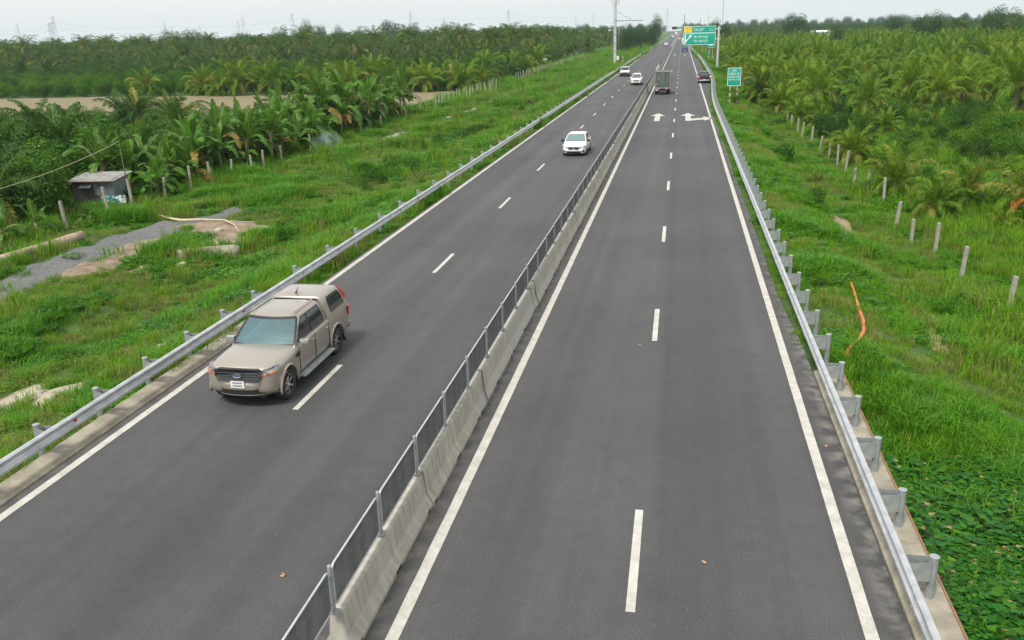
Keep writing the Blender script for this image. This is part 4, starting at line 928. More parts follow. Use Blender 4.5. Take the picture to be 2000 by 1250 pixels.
for s in (-.5, .5): banded_post(s, 0, -.8, 4.6, .06, t, 7, .4, .1)
# camera mast on the left verge
t = thing('camera_mast', 'tall grey lattice-banded mast with a side boom and top cage on the left verge', 'mast', (-19.2, 265, -1.4))
mm2 = MB(); mm2.tube([(0, 0, -.3), (0, 0, 9.0), (0, 0, 22)], [.42, .38, .30], 14); mm2.obj('pole', M['pale_steel'], t, 40)
ld = MB()
for s in (-.12, .12): ld.tube([(-.55 + s, -.45, 1.5), (-.50 + s, -.40, 17)], .02, 5)
for z in np.arange(2, 17, .5): ld.tube([(-.66, -.44, z), (-.40, -.44, z)], .018, 4)
ld.obj('ladder', M['galv'], t)
for z in (4.0, 6.2, 8.6, 10.4, 12.5):
    fl = MB(); fl.lathe([(z, .40), (z, .52), (z + .12, .52), (z + .12, .38)], 14, 'z'); fl.obj('flange', M['galv_dark'], t)
bo_ = MB(); bo_.tube([(.3, 0, 12.4), (7.9, 0, 12.35)], .10, 8); bo_.obj('boom', M['fence_steel'], t)
st_ = MB(); st_.tube([(.3, 0, 15.0), (4.8, 0, 12.5)], .04, 6); st_.obj('stay', M['rust'], t)
cg = MB()
for z in (16.9, 17.5, 18.1):
    cg.tube([(1.05 * math.cos(a), 1.05 * math.sin(a), z) for a in np.linspace(0, 2 * PI, 17)], .035, 5)
for a in np.linspace(0, 2 * PI, 11): cg.tube([(1.05 * math.cos(a), 1.05 * math.sin(a), 16.9), (1.05 * math.cos(a), 1.05 * math.sin(a), 18.1)], .03, 5)
cg.obj('cage', M['galv'], t)
bx = MB(); bx.box((.85, -.2, 2.1), (.7, .5, 1.1), bev=.03); bx.obj('cabinet', M['band_white'], t)
cam_b = MB(); cam_b.tube([(-.4, 0, 9.8), (-1.6, 0, 10.0)], .05, 6); cam_b.box((-1.7, -.1, 9.85), (.5, .4, .3)); cam_b.obj('camera_housing', M['band_white'], t)
t = thing('marker_post', 'thin post with red and white bands beside the left guardrail near the mast', 'post', (-15.2, 238, -.7)); banded_post(0, 0, -.3, 2.6, .1, t, 5, .38, .1)
def pole(label, x, y, h, r, arm=None, m=None, z=-1.6):
    t = thing('utility_pole', label, 'pole', (x, y, z)); p = MB(); p.tube([(0, 0, 0), (0, 0, h)], [r, r * .6], 10); p.obj('shaft', m or M['conc_post'], t, 40)
    if arm: a = MB(); a.box((0, 0, h - .6), (arm, .15, .15)); a.obj('crossarm', M['galv_dark'], t)
pole('pale pole just right of and behind the tall mast', -27.4, 400, 11, .28)
pole('dark pole rising above the left end of the overhead sign', 1.6, 800, 21, .38, 2.0, M['fence_steel'])
pole('short faint pole above the middle of the overhead sign', 17, 900, 18, .32, 1.6, M['fence_steel'])

# small gantry with screens far down the road
t = thing('message_gantry', 'distant gantry with dark message screens across the carriageway', 'gantry', (0, 780, 0))
g_ = MB(); g_.box((-6.4, 0, 8.4), (4.6, .4, 2.2)); g_.obj('message_screen', M['black_plastic'], t)
g_ = MB(); g_.box((-2.2, 0, 8.4), (3.2, .4, 1.6)); g_.obj('message_screen', mat('green_screen', (.02, .4, .08), rough=.5), t)
g_ = MB(); g_.tube([(-13.6, .4, 0), (-13.6, .4, 10)], .25, 8); g_.tube([(-13.6, .4, 9.6), (5, .4, 9.6)], .2, 8); g_.tube([(5, .4, 0), (5, .4, 10)], .25, 8); g_.obj('gantry_frame', M['galv_dark'], t)

# pylons on the horizon
def pylon_mesh(h=40):
    mb = MB(); w0 = 3.2
    def wd(z): return w0 * (1 - z / h) ** 1.2 + .5
    zs = list(np.linspace(0, h, 9)); r = .085
    for sx, sy in ((1, 1), (1, -1), (-1, 1), (-1, -1)): mb.tube([(sx * wd(z), sy * wd(z), z) for z in zs], r, 4)
    for a, b in zip(zs, zs[1:]):
        for s in (-1, 1):
            mb.tube([(-wd(a), s * wd(a), a), (wd(b), s * wd(b), b)], r * .6, 3); mb.tube([(wd(a), s * wd(a), a), (-wd(b), s * wd(b), b)], r * .6, 3)
    tower = mb.mesh('tower', M['galv_dark']); arm = []
    for z, l in ((h * .72, 5.5), (h * .83, 5.0), (h * .94, 4.2)):
        m2 = MB(); m2.tube([(-l, 0, z), (0, 0, z + .9), (l, 0, z), (0, 0, z - .2), (-l, 0, z)], r, 4); arm.append(m2.mesh('crossarm', M['galv_dark']))
    return tower, arm
PT, PA = pylon_mesh()
def place_px(px, d):   # lateral position of something seen at photo column px on the horizon
    v = Vector((px - 1000, 625 - (54 - (px - 1333) * .029), -FPX)); w = Matrix((Xc, Yc, Zc)) @ v; k = d / math.hypot(w.x, w.y); return w.x * k, w.y * k
PY = [(42, 1900, 44, 'faint pylon furthest left on the horizon'), (103, 1500, 37, 'left of the three close pylons above the far palms'), (108, 1700, 42, 'middle of the three close pylons above the far palms'), (113, 1500, 45, 'tallest of the three close pylons above the far palms'),
      (327, 1500, 34, 'pylon rising behind the round tree at the left'), (339, 1900, 34, 'faint pylon just right of the round tree at the left'), (394, 1800, 33, 'small pylon left of the pair of treetops'), (469, 1800, 40, 'left of the two pylons over the middle of the left wood'), (479, 1600, 41, 'right of the two pylons over the middle of the left wood'), (575, 1500, 43, 'pylon standing clear above the palms left of the broad treetops'),
      (804, 1500, 41, 'pylon directly above the far smoke'), (994, 1500, 40, 'pylon between the far smoke and the tall mast'), (1159, 1700, 36, 'pylon just left of the tall mast'), (1303, 1700, 38, 'pylon above the vanishing point of the road')]
for px, d, h, lab in PY:
    x, y = place_px(px, d)
    t = thing('electricity_pylon', lab, 'pylon', (x, y, -1.6), R(random.uniform(-20, 40)), None, (h / 40 * 1.15,) * 3)
    mkobj('tower', PT, t)
    for a in PA: mkobj('crossarm', a, t)
for px, d, h, lab in ((868, 1000, 32, 'slim antenna mast right of the far smoke'), (1125, 1200, 34, 'slim antenna mast left of the tall mast'), (1411, 700, 52, 'very tall thin antenna rising out of frame right of the overhead sign'), (1383, 1300, 30, 'faint thin mast right above the overhead sign')):
    x, y = place_px(px, d); t = tag(MB().tube([(0, 0, 0), (0, 0, h * .75), (0, 0, h)], [.22, .2, .08], 6).tube([(0, 0, h * .72), (0, 0, h * .84)], .32, 6).obj('antenna_mast', M['galv_dark'], None, False, (x, y, -1.6)), lab, 'mast')
# wires between the pylons
def wire(name, label, pts, r, m, sag):
    mb = MB()
    for a, b in zip(pts, pts[1:]):
        a, b = Vector(a), Vector(b); mb.tube([a.lerp(b, q / 12) - Vector((0, 0, sag * 4 * (q / 12) * (1 - q / 12))) for q in range(13)], r, 4)
    return tag(mb.obj(name, m), label, 'cable')
def wp(px, d, z): x, y = place_px(px, d); return (x, y, z)
wire('power_line', 'upper faint power line strung between the pylons on the left horizon', [wp(-250, 1900, 38), wp(42, 1900, 40), wp(113, 1500, 42), wp(330, 1550, 33), wp(575, 1500, 39), wp(804, 1500, 37), wp(994, 1500, 36), wp(1303, 1700, 34)], .12, M['galv_dark'], 6)
wire('power_line', 'lower faint power line strung between the pylons on the left horizon', [wp(-250, 1900, 30), wp(42, 1900, 32), wp(113, 1500, 34), wp(330, 1550, 26), wp(575, 1500, 31), wp(804, 1500, 29), wp(994, 1500, 29), wp(1303, 1700, 27)], .12, M['galv_dark'], 6)

# ------------------------------------------------------------------ roadside fence posts
pmz = [MB().box((0, 0, .95), (.15, .15, 2.1), bev=.012).mesh('fence_post', M['conc_post']), MB().box((0, 0, .95), (.14, .16, 2.1), bev=.012).mesh('fence_post', M['conc_post'])]
lp = [(-34.2, 35.0), (-34.2, 43.0), (-34.5, 47.0), (-34.4, 49.4), (-34.2, 52.5), (-34, 55.5), (-33.7, 58.3), (-33.4, 60.8), (-33.2, 63.2), (-33.1, 65.8)]
lp += [(-33.6 - .4 * sm((y - 68) / 40), y) for y in (69.5, 76.2, 80.1, 90.4, 97, 107.5, 114)]
lp += [(-34.6 - .4 * math.sin(y * .03), y) for y in np.arange(122, 166, 2.1)] + [(-35, y) for y in np.arange(190, 330, 2.6)]
for i, (x, y) in enumerate(lp):
    z = zt(x, y) - (random.choice((.15, .3, .5)) if y < 120 else .05); o = mkobj('fence_post', pmz[i % 2], None, (x + random.uniform(-.1, .1), y + random.uniform(-.4, .4), z)); o.rotation_euler = (R(random.uniform(-3, 3)), R(random.uniform(-5, 4)), random.uniform(0, .3))
    if i < 10: lab = f'weathered concrete fence post left of the gravel track, {ORD[i]} from the left'
    elif y < 122: lab = 'pale concrete fence post showing among the banana plants'
    elif y < 170: lab = 'concrete post of the close-set row beyond the banana plants'
    else: lab = 'tiny far concrete post of the row running up to the tall mast'
    tag(o, lab, 'fence post', 'fence posts left of the track' if i < 10 else 'fence posts among the bananas' if y < 122 else 'close-set fence posts beyond the bananas' if y < 170 else 'far fence posts on the left')
rp = [(12.3, 33.6), (12.1, 38.61), (12.23, 43.14), (11.67, 45.21), (11.5, 48.12), (12.34, 54.99), (12.01, 58.22), (11.62, 60.9), (12.23, 67.65), (12.21, 70.95), (12.07, 74.59), (11.76, 77.8), (11.99, 84.0), (11.63, 88.0), (11.8, 92.5), (11.7, 97), (11.8, 102)]
for i, (x, y) in enumerate(rp):
    z = zt(x, y) - random.choice((.35, .5, .7)); o = mkobj('fence_post', pmz[i % 2], None, (x, y, z)); o.rotation_euler = (R(random.uniform(-2, 2)), R(random.uniform(-2, 7)), random.uniform(0, .3))
    tag(o, f'leaning pale concrete fence post in the right-hand scrub, {ORD[i]} from the right', 'fence post', 'fence posts in the right-hand scrub')

# ------------------------------------------------------------------ shack, hose, pipes, rope
t = thing('shack', 'small tin-roofed shack with dark board walls behind the fence posts', 'shack', (-37.35, 50.6, -1.65), R(8))
w_ = MB(); w_.box((0, 0, .95), (2.7, 2.2, 1.9)); w_.obj('wall', M['wood_dark'], t)
cw = MB(); xs_ = np.linspace(0, 2.2, 45); cw.add([(1.365 + .018 * (i % 2), -1.1 + x, z) for i, x in enumerate(xs_) for z in (.75, 2.0 + .12 * x / 2.2)], [(2 * i, 2 * i + 2, 2 * i + 3, 2 * i + 1) for i in range(44)]); cw.obj('tin_wall', M['tin'], t)
cw = MB(); xs_ = np.linspace(0, 1.3, 27); cw.add([(.08 + x, -1.115 - .018 * (i % 2), z) for i, x in enumerate(xs_) for z in (.95, 1.95)], [(2 * i, 2 * i + 2, 2 * i + 3, 2 * i + 1) for i in range(26)]); cw.obj('tin_wall', M['tin'], t)
rf = MB(); n_ = 61
rf.add([(-1.6 + 3.2 * i / (n_ - 1), y_, 1.92 + .22 * (y_ + 1.4) / 2.8 + .018 * (i % 2) + dz) for i in range(n_) for (y_, dz) in ((-1.4, 0), (1.4, 0))], [(2 * i, 2 * i + 2, 2 * i + 3, 2 * i + 1) for i in range(n_ - 1)]); ro = rf.obj('roof', M['tin_roof'], t)
ed = MB(); ed.box((0, -1.42, 1.91), (3.2, .03, .05)); ed.obj('rusty_edge', M['rust'], ro)
aw = MB(); aw.box((-.3, -1.35, 1.62), (.75, .5, .03), rot=Matrix.Rotation(R(20), 3, 'X')); aw.obj('awning', M['tin'], t)
dr = MB(); dr.box((-.3, -1.115, .75), (.7, .03, 1.45)); dr.obj('door', mat('door_board', (.07, .055, .05), (.10, .085, .07), 6, .9), t)
# tarpaulin sheet leaning on the shack
tb = MB(); tb.add([(x, .06 * math.sin(x * 9 + z * 5), z) for x in np.linspace(0, 1.5, 9) for z in np.linspace(0, .75, 5)], [(i * 5 + j, (i + 1) * 5 + j, (i + 1) * 5 + j + 1, i * 5 + j + 1) for i in range(8) for j in range(4)])
o = tb.obj('tarpaulin', mat('printed_sheet', (.02, .22, .26), (.60, .62, .62), 3, .6, lo=.46, hi=.52), None, False, (-36.2, 48.85, -1.35), R(20)); tag(o, 'torn white and teal sheet hanging low against the shack', 'tarpaulin')
tag(MB().tube([(0, 0, 0), (-.1, .1, 2.2), (-.25, .2, 4.4)], [.045, .035, .02], 6).obj('bamboo_pole', M['bark'], None, True, (-34.9, 49.9, -1.6)), 'thin bare pole rising beside the shack roof and carrying the rope', 'pole')
wire('rope', 'long pale rope sagging from the thin pole to the left edge', [(-35.15, 50.1, 2.7), (-33.7, 36.0, 1.75), (-33.0, 24, 3)], .022, mat('pale_rope', (.30, .27, .17), (.42, .38, .26), 8, .9), .25)
hp = [at(*p) for p in ((1648, 704), (1660, 688), (1676, 670), (1686, 655), (1685, 636), (1678, 612), (1672, 590), (1664, 568), (1656, 545))]
hp = [(x, y, zt(x, y) + .12 + .04 * math.sin(i * 2)) for i, (x, y) in enumerate(hp)]
tag(MB().tube(hp, [.045, .05, .055, .06, .06, .055, .05, .04, .03], 10).obj('hose', mat('orange_hose', (.50, .12, .035), (.62, .19, .07), 5, .55), None, True), 'orange corrugated hose snaking down the grassy bank on the right', 'hose')
lg = MB(); lg.tube([(-32.75, 34.7, -1.28), (-32.3, 36.2, -1.25), (-31.9, 38.0, -1.22), (-31.55, 39.4, -1.16), (-31.4, 40.3, -1.1)], [.22, .24, .26, .28, .24], 14)
tag(lg.obj('fallen_trunk', mat('log_bark', (.28, .21, .15), (.42, .33, .25), 5, .9, bump=.6, stretch=(1, 1, 1)), None, True), 'fallen coconut trunk lying in the grass beside the gravel track', 'log')
cv = MB(); cv.tube([(-24.4, 38.0, -1.62), (-22.9, 38.6, -1.60), (-21.9, 39.0, -1.60), (-21.7, 39.08, -1.62), (-21.62, 39.1, -1.64)], [.42, .44, .44, .36, .1], 18)
tag(cv.obj('drain_pipe', M['conc'], None, True), 'rounded pale concrete drain pipe end below the bare earth', 'pipe')
fr = MB(); pts = [(-31.0, 46.6), (-29.6, 45.6), (-28.4, 45.0), (-27.0, 45.1), (-25.6, 45.0), (-24.6, 44.2), (-23.8, 43.3)]
fr.tube([(x, y, zt(x, y) + .22) for x, y in pts], [.02, .06, .08, .05, .04, .03, .02], 8)
tag(fr.obj('dry_frond', mat('dead_frond', (.42, .33, .2), (.6, .5, .35), 6, .85), None, True), 'dead bleached palm frond lying across the end of the gravel track', 'branch')
def hut(label, x, y, w, d, h, roofm, wallm, z=-1.6, pyramid=False):
    t = thing('hut', label, 'hut', (x, y, z)); wl = MB(); wl.box((0, 0, h / 2), (w, d, h)); wl.obj('wall', wallm, t)
    r = MB(); e = .5
    if pyramid: r.add([(-w / 2 - e, -d / 2 - e, h), (w / 2 + e, -d / 2 - e, h), (w / 2 + e, d / 2 + e, h), (-w / 2 - e, d / 2 + e, h), (0, 0, h + pyramid)], [(0, 1, 4), (1, 2, 4), (2, 3, 4), (3, 0, 4), (3, 2, 1, 0)])
    else: r.add([(-w / 2 - e, -d / 2 - e, h), (w / 2 + e, -d / 2 - e, h), (w / 2 + e, 0, h + .9), (-w / 2 - e, 0, h + .9), (w / 2 + e, d / 2 + e, h), (-w / 2 - e, d / 2 + e, h)], [(0, 1, 2, 3), (3, 2, 4, 5), (0, 3, 5), (1, 4, 2), (0, 5, 4, 1)])
    r.obj('roof', roofm, t)
hut('dark pyramid roof of a pavilion among the palms at the far left', -232, 300, 5.0, 5.0, 4.4, mat('slate_roof', (.09, .075, .09), (.14, .12, .14), 3, .8), M['wood_dark'], pyramid=3.4)
hut('shed with a bright tin roof behind the far fence posts left of the mast', -43, 262, 7, 5, 1.9, mat('bright_tin', (.62, .68, .72), rough=.4), M['wood_dark'])
x, y = place_px(880, 620); hut('white roofed farmhouse low in the palms below the far smoke', x, y, 16, 8, 3.8, M['band_white'], M['band_white'])
x, y = place_px(1040, 700); hut('long white building in the far trees left of the mast', x, y, 22, 8, 4.6, M['band_white'], M['band_white'])
x, y = place_px(1603, 520); hut('white roof showing between palms on the right horizon', x, y, 9, 8, 5.9, M['band_white'], M['band_white'])
t = thing('low_wall', 'low grey concrete wall beyond the mast at the foot of the far trees', 'wall', (-38, 430, -1.6)); MB().box((0, 0, .9), (.3, 60, 1.9)).obj('wall_face', M['conc_post'], t)
t = thing('motorbike', 'dark motorbike parked in the grass well left of the mast', 'motorbike', (-29.1, 247, zt(-29.1, 247)), R(80))
mbk = MB()
for yy in (-.62, .62): mbk.lathe([(-.04, .24), (-.05, .30), (0, .32), (.05, .30), (.04, .24)], 18, 'x', (0, yy, .32))
mbk.obj('wheel', M['black_rub'], t); MB().box((0, -.1, .68), (.28, 1.1, .3), bev=.08).tube([(0, .62, .32), (0, .4, 1.0)], .04, 6).tube([(-.35, .38, 1.0), (.35, .38, 1.0)], .02, 6).obj('body', M['paint_blue'], t); MB().box((0, -.35, .87), (.26, .7, .1), bev=.03).obj('seat', M['black_rub'], t)
# dry leaves on the road
for x, y, lab in ((3.34, 17.5, 'curled brown leaf on the asphalt beside the right guardrail'), (-6.3, 11.4, 'small dry leaf on the left carriageway beside the median'), (.62, 12.9, 'pale flattened scrap on the right lane near the bottom of the photo'), (-.98, 23.3, 'small pale scrap in the middle of the right carriageway')):
    l = MB(); l.add([(0, 0, .01), (.05, .02, .04), (.10, 0, .02), (.05, -.03, .035), (.12, .05, .03), (.02, .06, .02)], [(0, 1, 3), (1, 2, 3), (1, 4, 2), (0, 5, 1)])
    tag(l.obj('dry_leaf', mat('dry_leaf', (.30, .17, .09), (.45, .30, .17), 9, .8), None, False, (x, y, .004), random.uniform(0, 6)), lab, 'leaf')
for i, (px, py, r_, lab) in enumerate(((398, 488, .28, 'left of three pale stones beside the drain pipe'), (412, 492, .20, 'middle of three pale stones beside the drain pipe'), (425, 480, .24, 'right of three pale stones beside the drain pipe'), (355, 522, .30, 'lone pale stone in the grass below the drain pipe'), (428, 452, .22, 'flat stone on the bare earth under the dead frond'))):
    x, y = at(px, py); bm = bmesh.new(); bmesh.ops.create_icosphere(bm, subdivisions=3, radius=r_)
    for v in bm.verts: v.co *= 1 + .35 * noise.noise(v.co * 4 + Vector((i, 0, 0))); v.co.z *= .6
    me = bpy.data.meshes.new('stone'); bm.to_mesh(me); bm.free(); me.materials.append(M['sand']); me.shade_smooth(); tag(mkobj('stone', me, None, (x, y, zt(x, y) + .08)), lab, 'stone')
# cable hanging over the barrier
for i, (y, d) in enumerate(((19.0, 0), (27.0, 0))):
    tag(MB().tube([(-4.72, y + .12, .78), (-4.55, y + .08, .77), (-4.52, y - .0, .6), (-4.47, y - .06, .32), (-4.38, y - .16, .14), (-4.30, y - .25, .02)], .018, 6).obj('hanging_cable', M['fence_steel'], None, True), 'grey cable hanging over the ' + ('nearer' if i == 0 else 'farther') + ' of two strapped median blocks', 'cable')

# ------------------------------------------------------------------ vegetation templates
def frond(mb, base, az, elev, L, droop, nl, lw, ll, mi=0, mir=1, twist=0, r=None):
    """one palm frond: arching rachis with folded leaflets on both sides"""
    r = r or random; seg = 9
    d = Vector((math.cos(az) * math.cos(elev), math.sin(az) * math.cos(elev), math.sin(elev)))
    side = Vector((-math.sin(az), math.cos(az), 0)); p = Vector(base); pts = [p.copy()]; dirs = [d.copy()]
    for k in range(seg):
        d = (d + Vector((0, 0, -droop * (k + 1) / seg * .42))).normalized(); p = p + d * (L / seg); pts.append(p.copy()); dirs.append(d.copy())
    rad = [.035 * (1 - .85 * i / seg) for i in range(seg + 1)]
    # rachis as a 3-sided rod
    mb.tube(pts, rad, 3, mir, cap=False)
    side = (side + Vector((0, 0, twist))).normalized()
    for i in range(nl):
        s = .13 + .87 * i / (nl - 1); q = s * seg; k = min(int(q), seg - 1); f = q - k
        o = pts[k].lerp(pts[k + 1], f); dd = dirs[k].lerp(dirs[k + 1], f).normalized(); up = side.cross(dd).normalized()
        if up.z < 0: up = -up
        l = ll * (math.sin(PI * min(1, .12 + s * .85)) ** .6) * r.uniform(.85, 1.1)
        for sg in (-1, 1):
            v = (side * sg * (1 - .45 * s) + dd * (.55 + .6 * s) + up * r.uniform(.0, .28)).normalized()
            mid = o + v * l * .55; tip = o + v * l + Vector((0, 0, -l * r.uniform(.35, .75)))
            w = dd * lw * .5
            mb.add([o - w * .6, o + w * .6, mid + w, mid - w, tip], [(0, 1, 2, 3), (3, 2, 4)], mi)
def palm_crown(seed, nf=22, L=3.6, nl=26, hgt=1.0, dark=False, lw=.11, up=80):
    r = random.Random(seed); mb = MB()
    for k in range(nf):
        q = k / (nf - 1); elev = R(up - 74 * q ** 1.25 + r.uniform(-7, 7)); az = k * 2.39996 + r.uniform(-.25, .25)
        mi = 0
        if q > .8 and r.random() < .4: mi = 2
        elif r.random() < .06: mi = 2
        frond(mb, (0.06 * math.cos(az), .06 * math.sin(az), hgt), az, elev, L * (.72 + .34 * math.sin(PI * min(1, q + .25))) * r.uniform(.9, 1.1), (.62 + .55 * q + r.uniform(-.15, .2)), nl, lw, L * .24, mi, 1, r.uniform(-.5, .5), r)
    return mb.rawmesh('crown', [M['palm_dark'] if dark else M['palm'], M['rachis'], M['palm_dry']])
def palm_trunk(h, r0=.17):
    mb = MB(); pts = []; rs = []
    n = max(3, int(h / .35))
    for i in range(n + 1): pts.append((.04 * math.sin(i), .03 * math.cos(i * 1.3), -.3 + (h + .35) * i / n)); rs.append((r0 * (1.35 if i == 0 else 1) + (.02 if i % 2 else 0)))
    mb.tube(pts, rs, 9); return mb.mesh('trunk', M['trunk'], 50)
PALMS = []   # (crown mesh, trunk mesh)
for i, (L, h, dk) in enumerate(((3.6, .9, False), (3.3, 1.3, False), (3.9, 1.6, False), (3.4, 1.2, True), (3.8, 2.2, True))):
    PALMS.append((palm_crown(40 + i, 24, L, 26, h, dk), palm_trunk(h)))
for i, (L, h, nf) in enumerate(((3.0, .6, 17), (3.9, 2.6, 20))): PALMS.append((palm_crown(80 + i, nf, L, 24, h, False, .12, 84), palm_trunk(h)))
TALL = []
for i, (L, h) in enumerate(((3.8, 6.0), (3.6, 7.2))): TALL.append((palm_crown(60 + i, 26, L, 18, h, True, .10, 70), palm_trunk(h, .16)))

def leaf_cloud(seed, rx, rz, n, leaf, zc, mi_w=(1, 0), lobes=9, flat=.6):
    r = random.Random(seed); mb = MB(); cs = []
    for k in range(lobes):
        a = r.uniform(0, 2 * PI); q = r.uniform(.15, .68); zz = r.uniform(-.55, .75)
        cs.append((Vector((rx * q * math.cos(a), rx * q * math.sin(a), zc + rz * zz)), r.uniform(.32, .58)))
    for k in range(n):
        c, s = cs[r.randrange(lobes)]
        while True:
            v = Vector((r.uniform(-1, 1), r.uniform(-1, 1), r.uniform(-1, 1)))
            if .3 < v.length < 1: break
        v = v.normalized() * (v.length ** .4)
        p = c + Vector((v.x * rx * s, v.y * rx * s, v.z * rz * s * 1.05))
        if p.z < .15: continue
        nrm = (v + Vector((r.uniform(-.8, .8), r.uniform(-.8, .8), r.uniform(-.2, .9)))).normalized()
        a = nrm.orthogonal().normalized(); a.rotate(Matrix.Rotation(r.uniform(0, 6.28), 3, nrm)); b = nrm.cross(a)
        l = leaf * r.uniform(.7, 1.35); w = l * .5
        mb.add([p - a * l * .5, p + b * w * .5 + nrm * l * .08, p + a * l * .5, p - b * w * .5 + nrm * l * .08], [(0, 1, 2, 3)], 1 if r.random() < mi_w[1] else 0)
    return mb, cs
def tree(seed, h, rx, n, leaf, mats, lobes=10, yel=.0, trunk_h=.35, rzf=.5):
    rz = h * rzf; mb, cs = leaf_cloud(seed, rx, rz, n, leaf, h - rz * .95, (1, yel), lobes)
    crown = mb.rawmesh('crown', mats)
    tk = MB(); zc = h - rz
    tk.tube([(0, 0, -.3), (.03, 0, zc * .4), (0, .04, zc * .95)], [h * .028, h * .022, h * .014], 8)
    for c, s in cs: tk.tube([(0, 0, zc * .55), (c.x * .4, c.y * .4, (c.z + zc * .5) / 2), (c.x * .9, c.y * .9, c.z)], [h * .013, h * .009, h * .004], 5)
    return crown, tk.mesh('trunk', M['bark'], 50)
ORCH = [tree(100 + i, 3.0, 1.75, 2600, .17, [M['leaf_dark'], M['leaf_olive']], 12, .05, rzf=.55) for i in range(3)]
ORCHM = [tree(110 + i, 2.6, 1.5, 2000, .16, [M['leaf_mid'], M['leaf_olive']], 11, .06, rzf=.52) for i in range(3)]
WOOD = [tree(120 + i, 11.0, 4.6, 3400, .55, [M['leaf_far'], M['leaf_dark']], 15, .3, rzf=.42) for i in range(3)]
BROAD = [tree(130 + i, 11.0, 4.4, 5200, .42, [M['leaf_far'], M['leaf_dark']], 20, .3, rzf=.52) for i in range(3)]
def shrub(seed, h, rx, n, leaf, mats, yel):
    mb, cs = leaf_cloud(seed, rx, h * .5, n, leaf, h * .5, (1, yel), 8); 
    return mb.rawmesh('foliage', mats)
SHR = [shrub(200, 1.3, .9, 1100, .12, [M['leaf_mid'], M['leaf_olive']], .1), shrub(201, 1.0, 1.1, 1100, .11, [M['leaf_dark'], M['leaf_mid']], .3), shrub(202, .9, .9, 900, .11, [M['leaf_olive'], M['grass_dry']], .25), shrub(203, 1.5, .8, 1000, .13, [M['leaf_mid'], M['leaf_dark']], .4)]
def stalks(seed, n, h):
    r = random.Random(seed); mb = MB()
    for k in range(n):
        a = r.uniform(0, 6.28); q = r.uniform(0, .5); p = Vector((q * math.cos(a), q * math.sin(a), 0)); l = h * r.uniform(.5, 1); le = Vector((r.uniform(-.4, .4), r.uniform(-.4, .4), 1)) * l
        mb.tube([p, p + le * .5, p + le], [.012, .009, .004], 3, 0)
    return mb.rawmesh('stem', [M['bark']])
STK = stalks(3, 9, 1.0)

def banana_leaf(mb, base, az, elev, L, w, droop, r, mi=0):
    d = Vector((math.cos(az) * math.cos(elev), math.sin(az) * math.cos(elev), math.sin(elev))); side = Vector((-math.sin(az), math.cos(az), 0))
    tw = r.uniform(-.5, .5); p = Vector(base); seg = 14; pts = [p.copy()]; ds = [d.copy()]
    for k in range(seg):
        d = (d + Vector((0, 0, -droop * (k / seg) ** 1.2 * .30))).normalized(); p = p + d * L / seg; pts.append(p.copy()); ds.append(d.copy())
    mb.tube(pts, [.03 * (1 - .8 * i / seg) for i in range(seg + 1)], 3, 1, cap=False)
    for sg in (-1, 1):
        k = 2
        while k < seg:
            n = r.choice((1, 1, 1, 2, 2, 4)); e = min(seg, k + n); vs = []; dr = r.uniform(-.1, .5); gap = .12 if n < 3 else .04
            for j in range(k, e + 1):
                s = j / seg; ww = w * max(.04, math.sin(PI * min(1, (s - .05) / .98)) ** .55)
                o = pts[j]; dd = ds[j]; up = side.cross(dd); 
                if up.z < 0: up = -up
                v = (side * sg + up * (.38 - dr) + Vector((0, 0, tw * sg * .3))).normalized()
                sh = dd * (L / seg) * (gap if j == k else (-gap if j == e else 0))
                vs += [o, o + v * ww * .55 + sh * .5, o + v * ww + sh + Vector((0, 0, -.15 * ww - dr * .12))]
            m_ = e - k
            mb.add(vs, [f for j in range(m_) for f in ((3 * j, 3 * j + 1, 3 * j + 4, 3 * j + 3), (3 * j + 1, 3 * j + 2, 3 * j + 5, 3 * j + 4))], mi)
            k = e
def banana(seed, h=2.0, nl=9, L=2.0, w=.33):
    r = random.Random(seed); mb = MB()
    for k in range(nl):
        q = k / (nl - 1); elev = R(86 - 70 * q + r.uniform(-12, 12)); az = k * 2.4 + r.uniform(-.4, .4)
        banana_leaf(mb, (0, 0, h - .1 - .1 * q), az, elev, L * r.uniform(.8, 1.1), w * r.uniform(.85, 1.15), .25 + 1.35 * q + r.uniform(-.1, .5), r, 2 if (q > .8 and r.random() < .10) else 0)
    st = MB(); st.tube([(0, 0, -.2), (.02, 0, h * .5), (0, 0, h)], [.12, .10, .05], 9)
    return mb.rawmesh('leaves', [M['banana'], M['stem_green'], M['banana_dry']]), st.mesh('stem', M['stem_green'], True)
BAN = [banana(300, 1.7, 13, 2.3, .25), banana(301, 2.0, 14, 2.5, .27), banana(302, 1.2, 12, 2.1, .25), banana(303, 1.9, 13, 2.4, .28), banana(304, 1.5, 14, 2.3, .23), banana(305, .9, 10, 2.0, .26)]
BANS = [banana(310, .8, 7, 1.7, .26), banana(311, 1.0, 8, 1.6, .24)]

def plant(name, label, cat, pair, parts, x, y, sc, group, z=None, tilt=3):
    z = zt(x, y) if z is None else z
    t = thing(name, label, cat, (x, y, z - .05), random.uniform(0, 2 * PI), group, sc)
    t.rotation_euler = (R(random.uniform(-tilt, tilt)), R(random.uniform(-tilt, tilt)), random.uniform(0, 2 * PI))
    for me, nm in zip(pair, parts): mkobj(nm, me, t)
    return t
def palm(x, y, sc, label, group, k=None, pool=None):
    if 'plantation' in label and k == 5: sc *= .9
    pool = pool or PALMS; k = random.randrange(3) if k is None else k
    return plant('palm_tree', label, 'palm tree', pool[k], ('crown', 'trunk'), x, y, sc, group, None, 7)

